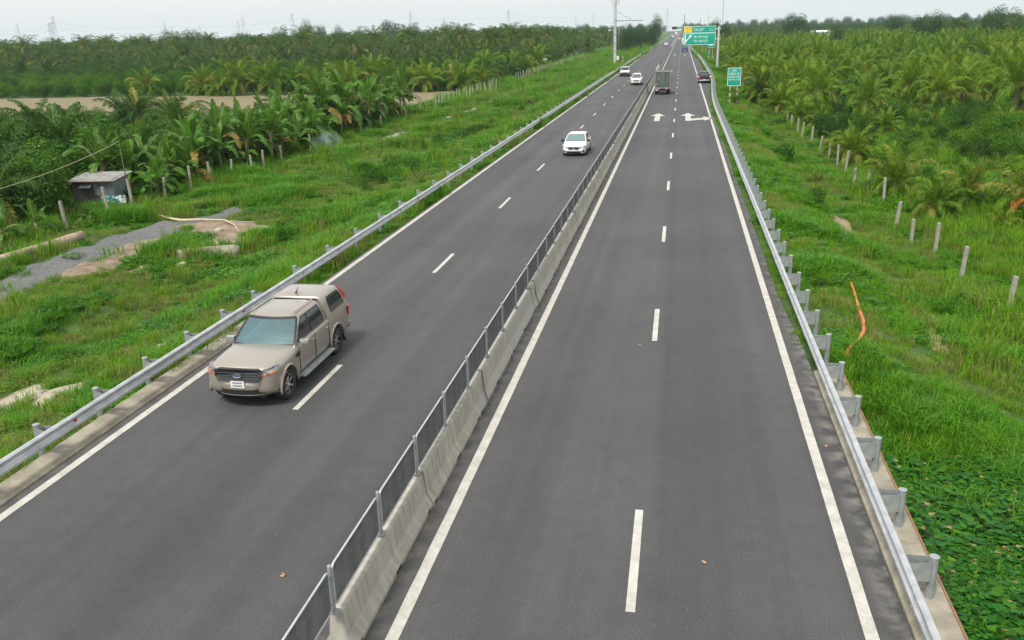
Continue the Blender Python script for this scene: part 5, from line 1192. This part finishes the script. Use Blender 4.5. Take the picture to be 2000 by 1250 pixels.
# ---- scatter as one object through geometry nodes
def scatter(name, label, cat, pts, templates):
    """pts: list of (x,y,z,rot,scale,index)"""
    col = bpy.data.collections.new(name + '_templates')
    for i, t in enumerate(templates):
        o = bpy.data.objects.new(f'{name}_template_{i:02d}', t); col.objects.link(o)
    me = bpy.data.meshes.new(name); P = np.array(pts, dtype=np.float32); n = len(P)
    me.vertices.add(n); me.vertices.foreach_set('co', P[:, :3].ravel())
    for nm, c, ty in (('rot', 3, 'FLOAT'), ('scl', 4, 'FLOAT'), ('idx', 5, 'INT')):
        a = me.attributes.new(nm, ty, 'POINT'); a.data.foreach_set('value', P[:, c].astype(np.int32 if ty == 'INT' else np.float32))
    o = mkobj(name, me); g = bpy.data.node_groups.new(name, 'GeometryNodeTree')
    g.interface.new_socket('Geometry', in_out='INPUT', socket_type='NodeSocketGeometry'); g.interface.new_socket('Geometry', in_out='OUTPUT', socket_type='NodeSocketGeometry')
    N = g.nodes.new; gi, go = N('NodeGroupInput'), N('NodeGroupOutput'); ip = N('GeometryNodeInstanceOnPoints'); ci = N('GeometryNodeCollectionInfo')
    ci.inputs['Collection'].default_value = col; ci.inputs['Separate Children'].default_value = True; ci.inputs['Reset Children'].default_value = True
    def attr(nm, ty): a = N('GeometryNodeInputNamedAttribute'); a.data_type = ty; a.inputs['Name'].default_value = nm; return a.outputs['Attribute']
    cx = N('ShaderNodeCombineXYZ'); g.links.new(attr('rot', 'FLOAT'), cx.inputs['Z']); er = N('FunctionNodeEulerToRotation'); g.links.new(cx.outputs[0], er.inputs[0])
    L = g.links.new; L(gi.outputs[0], ip.inputs['Points']); L(ci.outputs[0], ip.inputs['Instance']); ip.inputs['Pick Instance'].default_value = True
    L(attr('idx', 'INT'), ip.inputs['Instance Index']); L(er.outputs[0], ip.inputs['Rotation']); L(attr('scl', 'FLOAT'), ip.inputs['Scale']); L(ip.outputs[0], go.inputs[0])
    md = o.modifiers.new('scatter', 'NODES'); md.node_group = g
    stuff(o, label, cat); return o
def joined(pair, mats=None):   # crown + trunk as one mesh for far masses
    mb = MB(); ms = []
    for me in pair:
        off = len(ms); ms += list(me.materials); vs = [v.co.copy() for v in me.vertices]; o = len(mb.v); mb.v += [tuple(v) for v in vs]
        for p in me.polygons: mb.f.append(tuple(i + o for i in p.vertices)); mb.m.append(p.material_index + off)
    return mb.rawmesh('far_' + pair[0].name, ms)

# ------------------------------------------------------------------ placing the plants
def lx(y): return -.90 * y - 6
def rx_(y): return .46 * y + 8
# -- bananas along the left fence
bl = [(-35.2, 53.0), (-35.6, 55.2), (-36.3, 57.4), (-35.2, 59.2), (-36.6, 60.6), (-35.4, 62.6), (-36.4, 64.6), (-35.0, 66.6), (-36.0, 68.6), (-35.2, 70.8), (-36.8, 71.6), (-35.6, 73.6), (-35.0, 76.2), (-36.6, 78), (-35.4, 80.2), (-35.2, 83), (-36.4, 85.6), (-35.4, 88), (-36, 90.6), (-35.2, 93.2), (-36.4, 95.6), (-35.6, 98.4), (-36.2, 101), (-35.6, 104), (-36.4, 107), (-35.6, 110), (-36.2, 113.4), (-37.5, 67), (-38, 75), (-37.6, 83), (-38, 92), (-37.9, 100), (-38, 62.5)]
bl += [(-35.0, 57.8), (-35.1, 65.0), (-36.9, 87.5), (-35.0, 79.0)]
bl.sort(key=lambda p: pcol(*p))
for i, (x, y) in enumerate(bl):
    lab = 'bright banana plant nearest the shack in the row behind the fence' if i == 0 else 'second banana plant to the right of the shack' if i == 1 else f'broad-leaved banana plant in the row behind the left fence posts, {ORD[i]} from the left'
    plant('banana_plant', lab, 'banana plant', BAN[random.randrange(6)], ('leaves', 'stem'), x + random.uniform(-.3, .3), y, random.uniform(.85, 1.5) * (1.0 if y < 66 else 1.15 if y < 85 else 1.25), 'banana plants along the left fence')
for i in range(34):
    y = 53.5 + i * 1.85 + random.uniform(-.5, .5)
    plant('banana_plant', 'banana plant in the back row half hidden by those along the fence', 'banana plant', BAN[random.choice((0, 1, 2, 4, 4, 5))], ('leaves', 'stem'), random.uniform(-39.6, -36.9), y, random.uniform(1.0, 1.6), 'banana plants in the back row')
for x, y, s, lab in ((-34.9, 41.2, 1.0, 'small banana plant with a yellow hanging leaf left of the shack'), (-35.2, 39.0, 1.05, 'small banana plant near the left edge behind the fallen trunk'), (-34.6, 45.2, .55, 'low young banana shoot in front of the shack')):
    plant('banana_plant', lab, 'banana plant', BANS[0 if s == 1 else 1], ('leaves', 'stem'), x, y, s, None)
# -- named palms
near_l = [(-47.5, 60.5, 1.15), (-50.5, 57, 1.0), (-44.5, 49, .9), (-62, 80.5, 1.3), (-57, 76, 1.2), (-64, 93, 1.35), (-60, 90, 1.2), (-52.0, 84, 1.15), (-49.5, 80, 1.0), (-46, 82, 1.1), (-43.5, 75, .95), (-44, 92, 1.0), (-41.5, 61, .8), (-41, 86, .9), (-75, 92, 1.2), (-40.5, 67, .9)]
near_l += [(-39.5, 43.5, .9), (-44, 44.5, 1.0)]
near_l.sort(key=lambda p: pcol(p[0], p[1]))
for i, (x, y, s) in enumerate(near_l): palm(x, y, s * (1.3 if y < 70 else .88), f'dark green palm in the thicket in front of the ploughed field, {ORD[i]} from the left', 'palms in front of the ploughed field', random.choice((3, 3, 4)))
row = [(-102.6, 158), (-92, 161), (-87.5, 159), (-84, 160), (-80, 161), (-76, 159), (-72, 161), (-68, 159), (-64.5, 161), (-61, 158), (-58, 162), (-54, 160), (-50.5, 163), (-47, 160), (-43.5, 164), (-40, 162)]
row.sort(key=lambda p: pcol(*p))
for i, (x, y) in enumerate(row): palm(x, y, random.uniform(1.15, 1.5), f'yellow-green palm in the row behind the ploughed field, {ORD[i]} from the left', 'palms behind the ploughed field', random.choice((0, 1, 2)))
ded = [(-38, 168), (-42, 176), (-46, 182), (-40, 186), (-38, 196), (-44, 200), (-49, 178), (-40, 208), (-46, 214), (-54, 190), (-60, 176), (-52, 204), (-38, 222), (-43, 232), (-50, 226), (-38, 240), (-58, 214)]
for x, y in ded: palm(x, y, random.uniform(1.1, 1.4), 'coconut palm in the grove running beside the far fence posts on the left', 'palms beside the far left fence', random.choice((0, 1, 2, 3)))
near_r = [(13.4, 57.5, .85, 'young palm with drooping yellow fronds left of the three near right palms'), (16.3, 52.8, .72, 'small palm with a visible brown trunk in the right-hand scrub'), (18.6, 50.3, .85, 'young palm with an orange dead frond at the right edge of the photo'), (14.2, 51.4, .62, 'low young palm beside the row of leaning fence posts'), (13.5, 71.5, .78, 'young palm just behind the middle leaning fence posts'), (16.6, 48.0, .34, 'tiny palm seedling in the grass at the lower right'), (12.9, 75.5, .55, 'small palm touching the middle fence posts from behind'), (22.5, 57.5, .8, 'young palm low at the right edge of the scrub'), (12.8, 99, .8, 'young palm at the far end of the leaning fence posts')]
for x, y, s, lab in near_r: palm(x, y, s, lab, None, random.choice((0, 1)))
o = MB()
frond(o, (18.2, 49.9, -.55), R(215), R(5), 1.0, 1.0, 16, .07, .5, 0, 0)
tag(mkobj('dead_frond', o.rawmesh('dead_frond', [mat('orange_frond', (.50, .15, .03), (.6, .25, .05), 4, .7)])), 'orange dead frond hanging low on the right-edge palm', 'frond')
# -- palm plantation on the right
def jgrid(x0f, x1f, y0, y1, step, jit=.35):
    out = []; y = y0
    while y < y1:
        x = x0f(y)
        while x < x1f(y): out.append((x + random.uniform(-jit, jit) * step, y + random.uniform(-jit, jit) * step)); x += step
        y += step
    return out
pr = [p for p in jgrid(lambda y: 12.6, rx_, 100, 205, 5.3, .42) if p[1] > 106 or p[0] < 22]
pr = [p for p in pr if not (p[1] < 114 and random.random() < .3)]
pr.sort(key=lambda p: p[1]); n_ind = 210
for i, (x, y) in enumerate(pr[:n_ind]): palm(x, y, random.uniform(.9, 1.3), 'leafy coconut palm in the dense plantation on the right', 'palms of the right-hand plantation', random.choice((0, 5, 1, 2, 6, 1, 3, 5)))
far = [(x, y, zt(x, y), random.uniform(0, 6.28), random.uniform(.9, 1.35), random.choice((0, 1, 2, 3, 5, 6, 6))) for x, y in pr[n_ind:] + jgrid(lambda y: 13.5, rx_, 205, 330, 5.6) + jgrid(lambda y: 14.5 if y < 400 else 16, rx_, 330, 620, 7)]
FJ = [joined(p) for p in PALMS]; FT = [joined(p) for p in TALL]
scatter('right_palm_grove', 'far mass of palms filling the right side up to the horizon', 'palm grove', far, FJ)
# -- left side masses
sh_pts = jgrid(lambda y: lx(y), lambda y: -38.5, 44, 112, 3.3)
sh_pts = [p for p in sh_pts if not (abs(p[0] + 37) < 3.2 and abs(p[1] - 51) < 3.2)]
for i, (x, y) in enumerate(sh_pts):
    if y > 100 and random.random() < .25: continue
    s = (1.4 if y < 66 else 1.15 if y < 80 else .82 if y < 98 else .62) * random.uniform(.75, 1.2)
    pr_ = random.choice(ORCH + ORCHM)
    plant('orchard_tree', 'dense round orchard tree in the thicket behind the bananas and shack', 'tree', pr_, ('crown', 'trunk'), x, y, s, 'orchard trees in front of the ploughed field')
# orchard behind the field: the nearest rows are individuals, the rest one mass
ob = [p for p in jgrid(lambda y: lx(y), lambda y: -37.5, 163, 171, 3.3)]
for x, y in ob[:95]:
    plant('orchard_tree', 'small bright orchard tree in the rows behind the ploughed field', 'tree', random.choice(ORCHM), ('crown', 'trunk'), x, y, random.uniform(.95, 1.3), 'orchard trees behind the ploughed field')
OJ = [joined(p) for p in ORCH] + [joined(p) for p in ORCHM]
om = [(x, y, zt(x, y), random.uniform(0, 6.28), random.uniform(1.15, 1.5), random.randrange(3) if (y > 190 or random.random() < .3) else 3 + random.randrange(3)) for x, y in ob[95:] + jgrid(lambda y: lx(y), lambda y: -38 if y < 210 else -40, 171, 300, 3.7)]
scatter('far_orchard', 'mass of dark orchard rows beyond the ploughed field', 'orchard', om, OJ)
fl_ = jgrid(lambda y: lx(y), lambda y: -40, 285, 330, 5.6) + jgrid(lambda y: lx(y), lambda y: -41, 330, 640, 8.2)
fl_ += [p for p in jgrid(lambda y: lx(y), lambda y: -44, 205, 285, 17)]
flp = [(x, y, -1.6, random.uniform(0, 6.28), random.uniform(.65, .95) if (q := (random.random() < .5)) else random.uniform(1.0, 1.35), (7 + random.randrange(2)) if q else random.choice((3, 3, 4, 4, 4, 1))) for x, y in fl_]
scatter('left_palm_grove', 'far mass of dark palms across the left horizon', 'palm grove', flp, FJ + FT)
# tall coconut palms rising out of the far canopy
tp = []
for _ in range(260):
    y = random.uniform(380, 900); x = random.choice((random.uniform(lx(y), -45), random.uniform(18, rx_(y)))); tp.append((x, y, -1.6, random.uniform(0, 6.28), random.uniform(.85, 1.25), random.randrange(2)))
for _ in range(420):
    y = random.uniform(260, 640); tp.append((random.uniform(lx(y), -45), y, -1.6, random.uniform(0, 6.28), random.uniform(1.0, 1.45), random.randrange(2)))
scatter('far_tall_palms', 'scattered taller palms standing out of the far canopy', 'palm grove', tp, FT)
WJ = [joined(p) for p in WOOD]
wd_ = []
for (y0, y1, st, a, b) in ((620, 900, 13, .55, .85), (900, 1500, 26, .6, 1.05), (1500, 2600, 60, 1.0, 1.8)):
    for x, y in jgrid(lambda y: lx(y), lambda y: -42, y0, y1, st): wd_.append((x, y, -1.6, random.uniform(0, 6.28), random.uniform(a, b), random.randrange(3)))
    for x, y in jgrid(lambda y: 20, rx_, y0, y1, st): wd_.append((x, y, -1.6, random.uniform(0, 6.28), random.uniform(a, b), random.randrange(3)))
scatter('far_wood', 'low continuous wood along the horizon', 'wood', wd_, [joined(p) for p in BROAD])
# broad trees that can be told apart on the skyline
SKY = [(327, 560, 1.15, 'round-topped tree standing alone on the left skyline'), (363, 560, 1.0, 'left of two small treetops right of the round tree'), (376, 570, 1.08, 'right of two small treetops right of the round tree'), (548, 560, 1.2, 'broad tree on the left skyline before the dark round one'), (605, 560, 1.3, 'darkest round treetop on the left skyline'), (627, 600, 1.15, 'treetop just right of the darkest round treetop'), (662, 560, 1.15, 'wide tree between the dark treetop and the far smoke'), (700, 600, 1.05, 'low tree left of the far smoke'), (755, 640, 1.3, 'left tree of the wide clump at the far smoke'), (775, 620, 1.3, 'right tree of the wide clump at the far smoke'), (815, 640, 1.15, 'tree just right of the far smoke'), (875, 640, 1.15, 'flat-topped tree under the slim antenna mast'), (900, 650, 1.1, 'tree right of the one under the slim antenna mast'),
       (1222, 400, .9, 'pale green tree right behind the tall mast'), (1240, 430, .85, 'left of two big dark trees left of the road end'), (1265, 430, .98, 'right and taller of two big dark trees left of the road end'), (1281, 560, 1.15, 'paler tree behind the two big dark trees'), (1252, 470, .9, 'tree between the two big dark trees'), (1415, 430, 1.0, 'dark tree just right of the gantry column'), (1400, 430, 1.0, 'dark tree behind the top of the gantry column'), (1545, 480, 1.2, 'left of the broad clump on the right skyline'), (1562, 490, 1.25, 'right of the broad clump on the right skyline'), (1637, 330, .75, 'round bright tree rising from the right plantation'), (1745, 520, 1.1, 'dark dome-shaped tree on the right skyline'), (1800, 420, 1.05, 'feathery pale tree right of the dome-shaped one'), (1835, 420, 1.1, 'tall feathery tree in the middle of the right skyline'), (1940, 420, 1.1, 'pale tree left of the tallest at the right edge'), (1960, 400, 1.25, 'tallest dark tree near the right edge of the skyline'), (1990, 420, 1.0, 'last dark tree at the right edge of the skyline')]
for i, (px, d, s, lab) in enumerate(SKY):
    x, y = place_px(px, d); plant('broadleaf_tree', lab, 'tree', BROAD[i % 3], ('crown', 'trunk'), x, y, (s * 1.1, s * 1.1, s * (1.12 if px > 1400 else 1.38 if d >= 480 else 1.2)), 'broad trees on the skyline', -2.6)
SKP = [(1381, 380, 1.35, 'lone tall palm silhouetted above the overhead sign'), (1865, 380, 1.15, 'left of two palms silhouetted on the right skyline'), (1876, 380, 1.15, 'right of two palms silhouetted on the right skyline'), (1980, 360, 1.1, 'palm silhouetted by the last dark tree at the right'), (160, 330, 1.05, 'tall palm sticking out of the left skyline'), (425, 420, 1.15, 'spindly palm alone above the left skyline')]
for px, d, s, lab in SKP:
    x, y = place_px(px, d); plant('palm_tree', lab, 'palm tree', TALL[0 if px < 1400 else 1], ('crown', 'trunk'), x, y, s, None, -1.6)
# -- right scrub
rs_ = jgrid(lambda y: 14.3, rx_, 56, 108, 3.1)
k_ = 0
for x, y in rs_:
    if random.random() < (.62 if y < 68 else .3 if y < 78 else .05): continue
    if min(abs(x - a[0]) + abs(y - a[1]) for a in near_r) < 3: continue
    if random.random() < .6: plant('citrus_bush', 'small dark leafy tree in the scrub between the right fence posts and the palms', 'tree', random.choice(ORCH + ORCHM), ('crown', 'trunk'), x, y, random.uniform(.5, .72) if y < 80 else random.uniform(.65, .95), 'small trees in the right-hand scrub')
    else: plant('shrub', 'low leafy shrub in the scrub between the right fence posts and the palms', 'shrub', (random.choice(SHR), STK), ('foliage', 'stem'), x, y, random.uniform(1.0, 1.5), 'shrubs in the right-hand scrub')
for x, y, s, k, lab in ((8.0, 69, 1.1, 3, 'upright dark shrub on the right bank beside the guardrail curve'), (6.5, 110, .95, 3, 'spiky shrub at the foot of the emergency lane sign'), (7.6, 50, .9, 3, 'leafy shrub on the right bank above the bare soil'), (4.9, 30.5, .5, 1, 'tangled weeds against the right guardrail post')):
    plant('shrub', lab, 'shrub', (SHR[k], STK), ('foliage', 'stem'), x, y, s, None)
for x, y in ((9.6, 62), (8.6, 80), (9.5, 88), (10, 96), (9, 102), (10.6, 110), (10.8, 118), (9.8, 128), (10.8, 136), (11, 150), (10.6, 165), (11, 180), (10.4, 200), (10, 215)):
    plant('shrub', 'low bush on the grassy slope between the right guardrail and the palms', 'shrub', (random.choice(SHR), STK), ('foliage', 'stem'), x, y, random.uniform(.8, 1.4), 'bushes on the right slope')
for i in range(46):
    y = 52 + i * 1.4 + random.uniform(-.4, .4); plant('shrub', 'dark undergrowth bush beneath the banana plants', 'shrub', (random.choice(SHR[:2]), STK), ('foliage', 'stem'), -35.4 - random.uniform(0, 2.2), y, random.uniform(.9, 1.6), 'undergrowth beneath the bananas')
for x, y in jgrid(lambda y: 14.0, rx_, 80, 101, 5.2):
    if random.random() < .3: palm(x, y, random.uniform(.55, .9), 'bushy young palm in the scrub in front of the right-hand plantation', 'young palms in front of the plantation', random.choice((0, 1, 5, 5)))
for x, y, sc_, lab in ((-34.9, 52.6, 1.5, 'leafy bush growing against the right wall of the shack'), (-39.6, 48.4, 1.7, 'dark bush growing against the left wall of the shack'), (-36.6, 47.6, .8, 'low weed bush in front of the shack wall')):
    plant('shrub', lab, 'shrub', (SHR[1], STK), ('foliage', 'stem'), x, y, sc_, None)
vl = [(-27.6, 108), (-23.4, 78), (-22.9, 82), (-21.5, 100), (-22, 96), (-25, 90), (-22.5, 88), (-24.5, 85), (-25.8, 68), (-21.9, 61), (-22.3, 65), (-24.3, 54), (-20.1, 29.4), (-19.7, 26.9), (-19.3, 32.4), (-21.2, 50.2), (-22, 92), (-20.9, 104), (-21, 75), (-23, 71), (-21.5, 58), (-22.4, 46.5), (-21.6, 120), (-22.4, 132), (-21, 150), (-22, 172), (-23, 190), (-22, 212), (-21, 236), (-22, 300), (-23, 330), (-22, 360), (-24, 400), (-16.8, 44), (-17.5, 38), (-16.5, 54), (-18.2, 60), (-21.4, 34), (-22.4, 36.4), (-20.6, 42), (-21.8, 44), (-20.2, 24), (-21.5, 22.5), (-18.9, 48), (-22.6, 60), (-23.4, 63), (-20.4, 66), (-21.6, 70), (-19.4, 72)]
for x, y in vl:
    plant('shrub', 'straggly dark weed bush on the grass verge left of the guardrail', 'shrub', (random.choice(SHR[:3] if y > 40 else SHR[1:3]), STK), ('foliage', 'stem'), x, y, random.uniform(.45, .8) if y < 60 else random.uniform(.8, 1.3), 'weed bushes on the left verge')

# ------------------------------------------------------------------ grass
def tuft(seed, n, h, spread, w, mats, wt, lean=.6, broad=False):
    r = random.Random(seed); mb = MB()
    for k in range(n):
        a = r.uniform(0, 6.283); q = spread * math.sqrt(r.random()); p = Vector((q * math.cos(a), q * math.sin(a), -.03)); hh = h * r.uniform(.5, 1.15); az = r.uniform(0, 6.283)
        le = Vector((math.cos(az), math.sin(az), 0)) * lean * hh * r.uniform(.3, 1.2); sd = Vector((-math.sin(az), math.cos(az), 0)) * w * r.uniform(.7, 1.3)
        mid = p + Vector((0, 0, hh * .65)) + le * .35; tip = p + Vector((0, 0, hh * .82)) + le
        mi = r.choices(range(len(mats)), wt)[0]
        if broad:
            b0 = p + Vector((0, 0, hh)); u = (le.normalized() + Vector((0, 0, r.uniform(-.3, .4)))).normalized() * w * 1.3; s2 = sd * 1.0
            mb.add([b0 - u * .6, b0 + s2 * .9 - u * .2, b0 + u, b0 - s2 * .9 - u * .2], [(0, 1, 2, 3)], mi)
        else: mb.add([p - sd * .5, p + sd * .5, mid + sd * .45, mid - sd * .45, tip], [(0, 1, 2, 3), (3, 2, 4)], mi)
    return mb.rawmesh('tuft', mats)
GA, GB, GD, GX_, WE = M['grass'], M['grass_b'], M['grass_d'], M['grass_dry'], M['weed']
TUF = [tuft(1, 60, .26, .32, .014, [GA, GB], (8, 2)), tuft(2, 60, .34, .32, .015, [GA, GD], (6, 4), .8), tuft(3, 55, .30, .30, .014, [GB, GA, GX_], (5, 4, 2)), tuft(4, 60, .20, .34, .014, [GA, GB], (7, 3), 1.0), tuft(5, 55, .48, .34, .016, [GD, GA], (6, 4), .9), tuft(6, 45, .45, .36, .012, [GX_, GB, GD], (5, 4, 3), .7),
       tuft(7, 90, .22, .36, .05, [WE, GD, M['leaf_mid'], GX_], (9, 3, 2, .25), .7, True), tuft(8, 80, .18, .34, .045, [GA, GD, WE], (6, 4, 3), .7, True), tuft(9, 40, .42, .34, .017, [WE, GD, GA], (6, 4, 2), .8), tuft(10, 26, .9, .30, .016, [GA, GB, GX_], (5, 3, 3), .5), tuft(11, 70, .28, .36, .035, [M['rustweed'], GB, GD], (4, 4, 3), .7, True), tuft(12, 40, .30, .40, .085, [WE, M['leaf_mid'], GD, M['banana_dry']], (9, 3, 3, .2), .8, True)]
def keep_out(x, y):
    if -32.2 < x < -25.5 and y < 50 and f_path(x, y) > -.1: return f_path(x, y)
    if x < -25 and 70 < y < 172 and f_path2(x, y) > .0: return 1
    for f, b in zip(DIRTS + SANDS, range(99)):
        v = f(x, y)
        if v > .12: return v
    return 0
gp = []
def grass_zone(xa, xb, y0, y1, dens, smin, smax, pick):
    n = int((xb - xa) * (y1 - y0) * dens)
    for _ in range(n):
        x = random.uniform(xa, xb); y = random.uniform(y0, y1)
        if x < -13.4 and x < lx(y) - 1: continue
        if x > 4 and (x < xr(y) + (.12 if y < 22.5 else -.45) or x > rx_(y) + 2): continue
        k = keep_out(x, y)
        if k and random.random() < min(.995, .8 + k): continue
        m = nz(x, y, .22, 21); m2 = nz(x, y, .6, 31); s = random.uniform(smin, smax) * max(.72, 1 + 1.0 * m + .35 * m2)
        gp.append((x, y, zt(x, y) + .0, random.uniform(0, 6.28), s, pick(x, y, m, m2)))
def pl_left(x, y, m, m2):
    d = -13.4 - x
    if m2 < -.28: return random.choice((5, 5, 9))
    if nz(x, y, .13, 70) > .24: return random.choice((10, 5, 4, 2))
    if m > .22: return random.choice((4, 1, 7, 4))
    if m < -.22: return random.choice((2, 5, 5, 0, 7))
    if y < 34 and d > 1.2: return random.choice((1, 4, 7, 1, 6, 7, 8))
    return random.choice((0, 3, 7, 7, 1, 7, 8))
def pl_right(x, y, m, m2):
    yy = y + random.uniform(-1.6, 1.6)
    if yy < 17.6 + 2.5 * m2 + max(0, (x - 5) * .28): return random.choice((6, 6, 11 if m2 > .15 else 8, 8, 8, 6, 6))
    if y < 24 and x < 14: return random.choice((4, 1, 0, 3, 2))
    if x > 13 and y > 38 and random.random() < .3: return random.choice((9, 5, 9))
    if x > 11 and nz(x, y, .16, 77) > .18: return random.choice((10, 10, 2, 9))
    if x > 8 and m2 < -.2: return random.choice((5, 2, 5, 9))
    if m > .22: return random.choice((4, 1, 7))
    if m < -.2 or (24 < y < 32 and x > 8): return random.choice((2, 2, 0, 5))
    return random.choice((0, 3, 1, 0, 7))
grass_zone(-34.5, -13.35, 9, 34, 15, .8, 1.15, pl_left)
grass_zone(-36, -13.3, 34, 60, 8, .95, 1.35, pl_left)
grass_zone(-37, -13.3, 60, 120, 3.4, 1.4, 1.9, pl_left)
grass_zone(-39, -13.3, 120, 260, 1.1, 2.0, 2.8, pl_left)
grass_zone(-40, -13.3, 260, 520, .35, 3.0, 4.2, pl_left)
grass_zone(-13.45, -12.8, 25.5, 120, 11, .45, .8, lambda *a: random.choice((0, 3, 3)))
grass_zone(4.2, 17, 5, 24.5, 17, .75, 1.15, pl_right)
grass_zone(3.9, 26, 24, 50, 13, .8, 1.15, pl_right)
grass_zone(3.75, 42, 50, 105, 5.0, .95, 1.35, pl_right)
grass_zone(4.2, 14.5, 105, 260, 1.8, 1.5, 2.2, pl_right)
grass_zone(4.2, 16, 260, 500, .6, 2.2, 3.2, pl_right)
def low(x, y): return random.uniform(.45, .7)
for _ in range(900):   # grass creeping under the right rail and along the bay
    y = random.uniform(24, 240); x0 = 3.5 + bay(y) * (1 if y > 96 else 0) * .9; gp.append((random.uniform(x0, x0 + .6), y, -.04, random.uniform(0, 6), random.uniform(.4, .75) * (1 if y < 80 else 1.4), random.choice((0, 3, 2))))
for _ in range(3800):  # grass at the feet of the thicket
    y = random.uniform(34, 112); x = random.uniform(lx(y), -34); gp.append((x, y, zt(x, y), random.uniform(0, 6), random.uniform(1.2, 2), random.choice((4, 1, 5, 7))))
for _ in range(5000):
    y = random.uniform(100, 260); x = random.uniform(12.5, rx_(y)); gp.append((x, y, zt(x, y), random.uniform(0, 6), random.uniform(2, 3.2), random.choice((4, 1, 5, 2))))
print('grass tufts', len(gp))
scatter('grass', 'thick bright green grass and weeds covering the verges and banks', 'grass', gp, TUF)

# ------------------------------------------------------------------ haze and smoke
def volume_box(name, lo, hi, dens, col, label, noisy=False):
    b = MB(); b.box(((lo[0] + hi[0]) / 2, (lo[1] + hi[1]) / 2, (lo[2] + hi[2]) / 2), (hi[0] - lo[0], hi[1] - lo[1], hi[2] - lo[2]))
    m = bpy.data.materials.new(name); m.use_nodes = True; t = m.node_tree; t.nodes.remove(t.nodes['Principled BSDF'])
    v = t.nodes.new('ShaderNodeVolumePrincipled'); v.inputs['Color'].default_value = tuple(col) + (1,); v.inputs['Density'].default_value = dens; v.inputs['Anisotropy'].default_value = .2
    link(t, v.outputs[0], t.nodes['Material Output'].inputs['Volume'])
    if noisy:
        tc = t.nodes.new('ShaderNodeTexCoord'); mp = t.nodes.new('ShaderNodeVectorMath'); mp.operation = 'LENGTH'; sub = t.nodes.new('ShaderNodeVectorMath'); sub.operation = 'SUBTRACT'; sub.inputs[1].default_value = (.5, .5, .5); link(t, tc.outputs['Generated'], sub.inputs[0]); link(t, sub.outputs[0], mp.inputs[0])
        r = t.nodes.new('ShaderNodeMapRange'); r.inputs['From Min'].default_value = .1; r.inputs['From Max'].default_value = .48; r.inputs['To Min'].default_value = 1; r.inputs['To Max'].default_value = 0; link(t, mp.outputs['Value'], r.inputs['Value'])
        n = t.nodes.new('ShaderNodeTexNoise'); n.inputs['Scale'].default_value = 4; link(t, tc.outputs['Generated'], n.inputs['Vector']); q = t.nodes.new('ShaderNodeMapRange'); q.inputs['From Min'].default_value = .42; q.inputs['From Max'].default_value = .7; link(t, n.outputs['Fac'], q.inputs['Value'])
        a = t.nodes.new('ShaderNodeMath'); a.operation = 'MULTIPLY'; link(t, r.outputs[0], a.inputs[0]); link(t, q.outputs[0], a.inputs[1]); c = t.nodes.new('ShaderNodeMath'); c.operation = 'MULTIPLY'; c.inputs[1].default_value = dens; link(t, a.outputs[0], c.inputs[0]); link(t, c.outputs[0], v.inputs['Density'])
    o = b.obj(name, m); return stuff(o, label, name.replace('_', ' '))
volume_box('haze', (-4200, -500, -4), (4200, 3900, 70), .00012, (.78, .91, 1.0), 'thin pale haze over the whole landscape')
volume_box('smoke', (-33.6, 74.4, -1.5), (-30.4, 78, .5), .9, (.75, .85, .95), 'wisp of bluish smoke at the foot of the banana row', True)
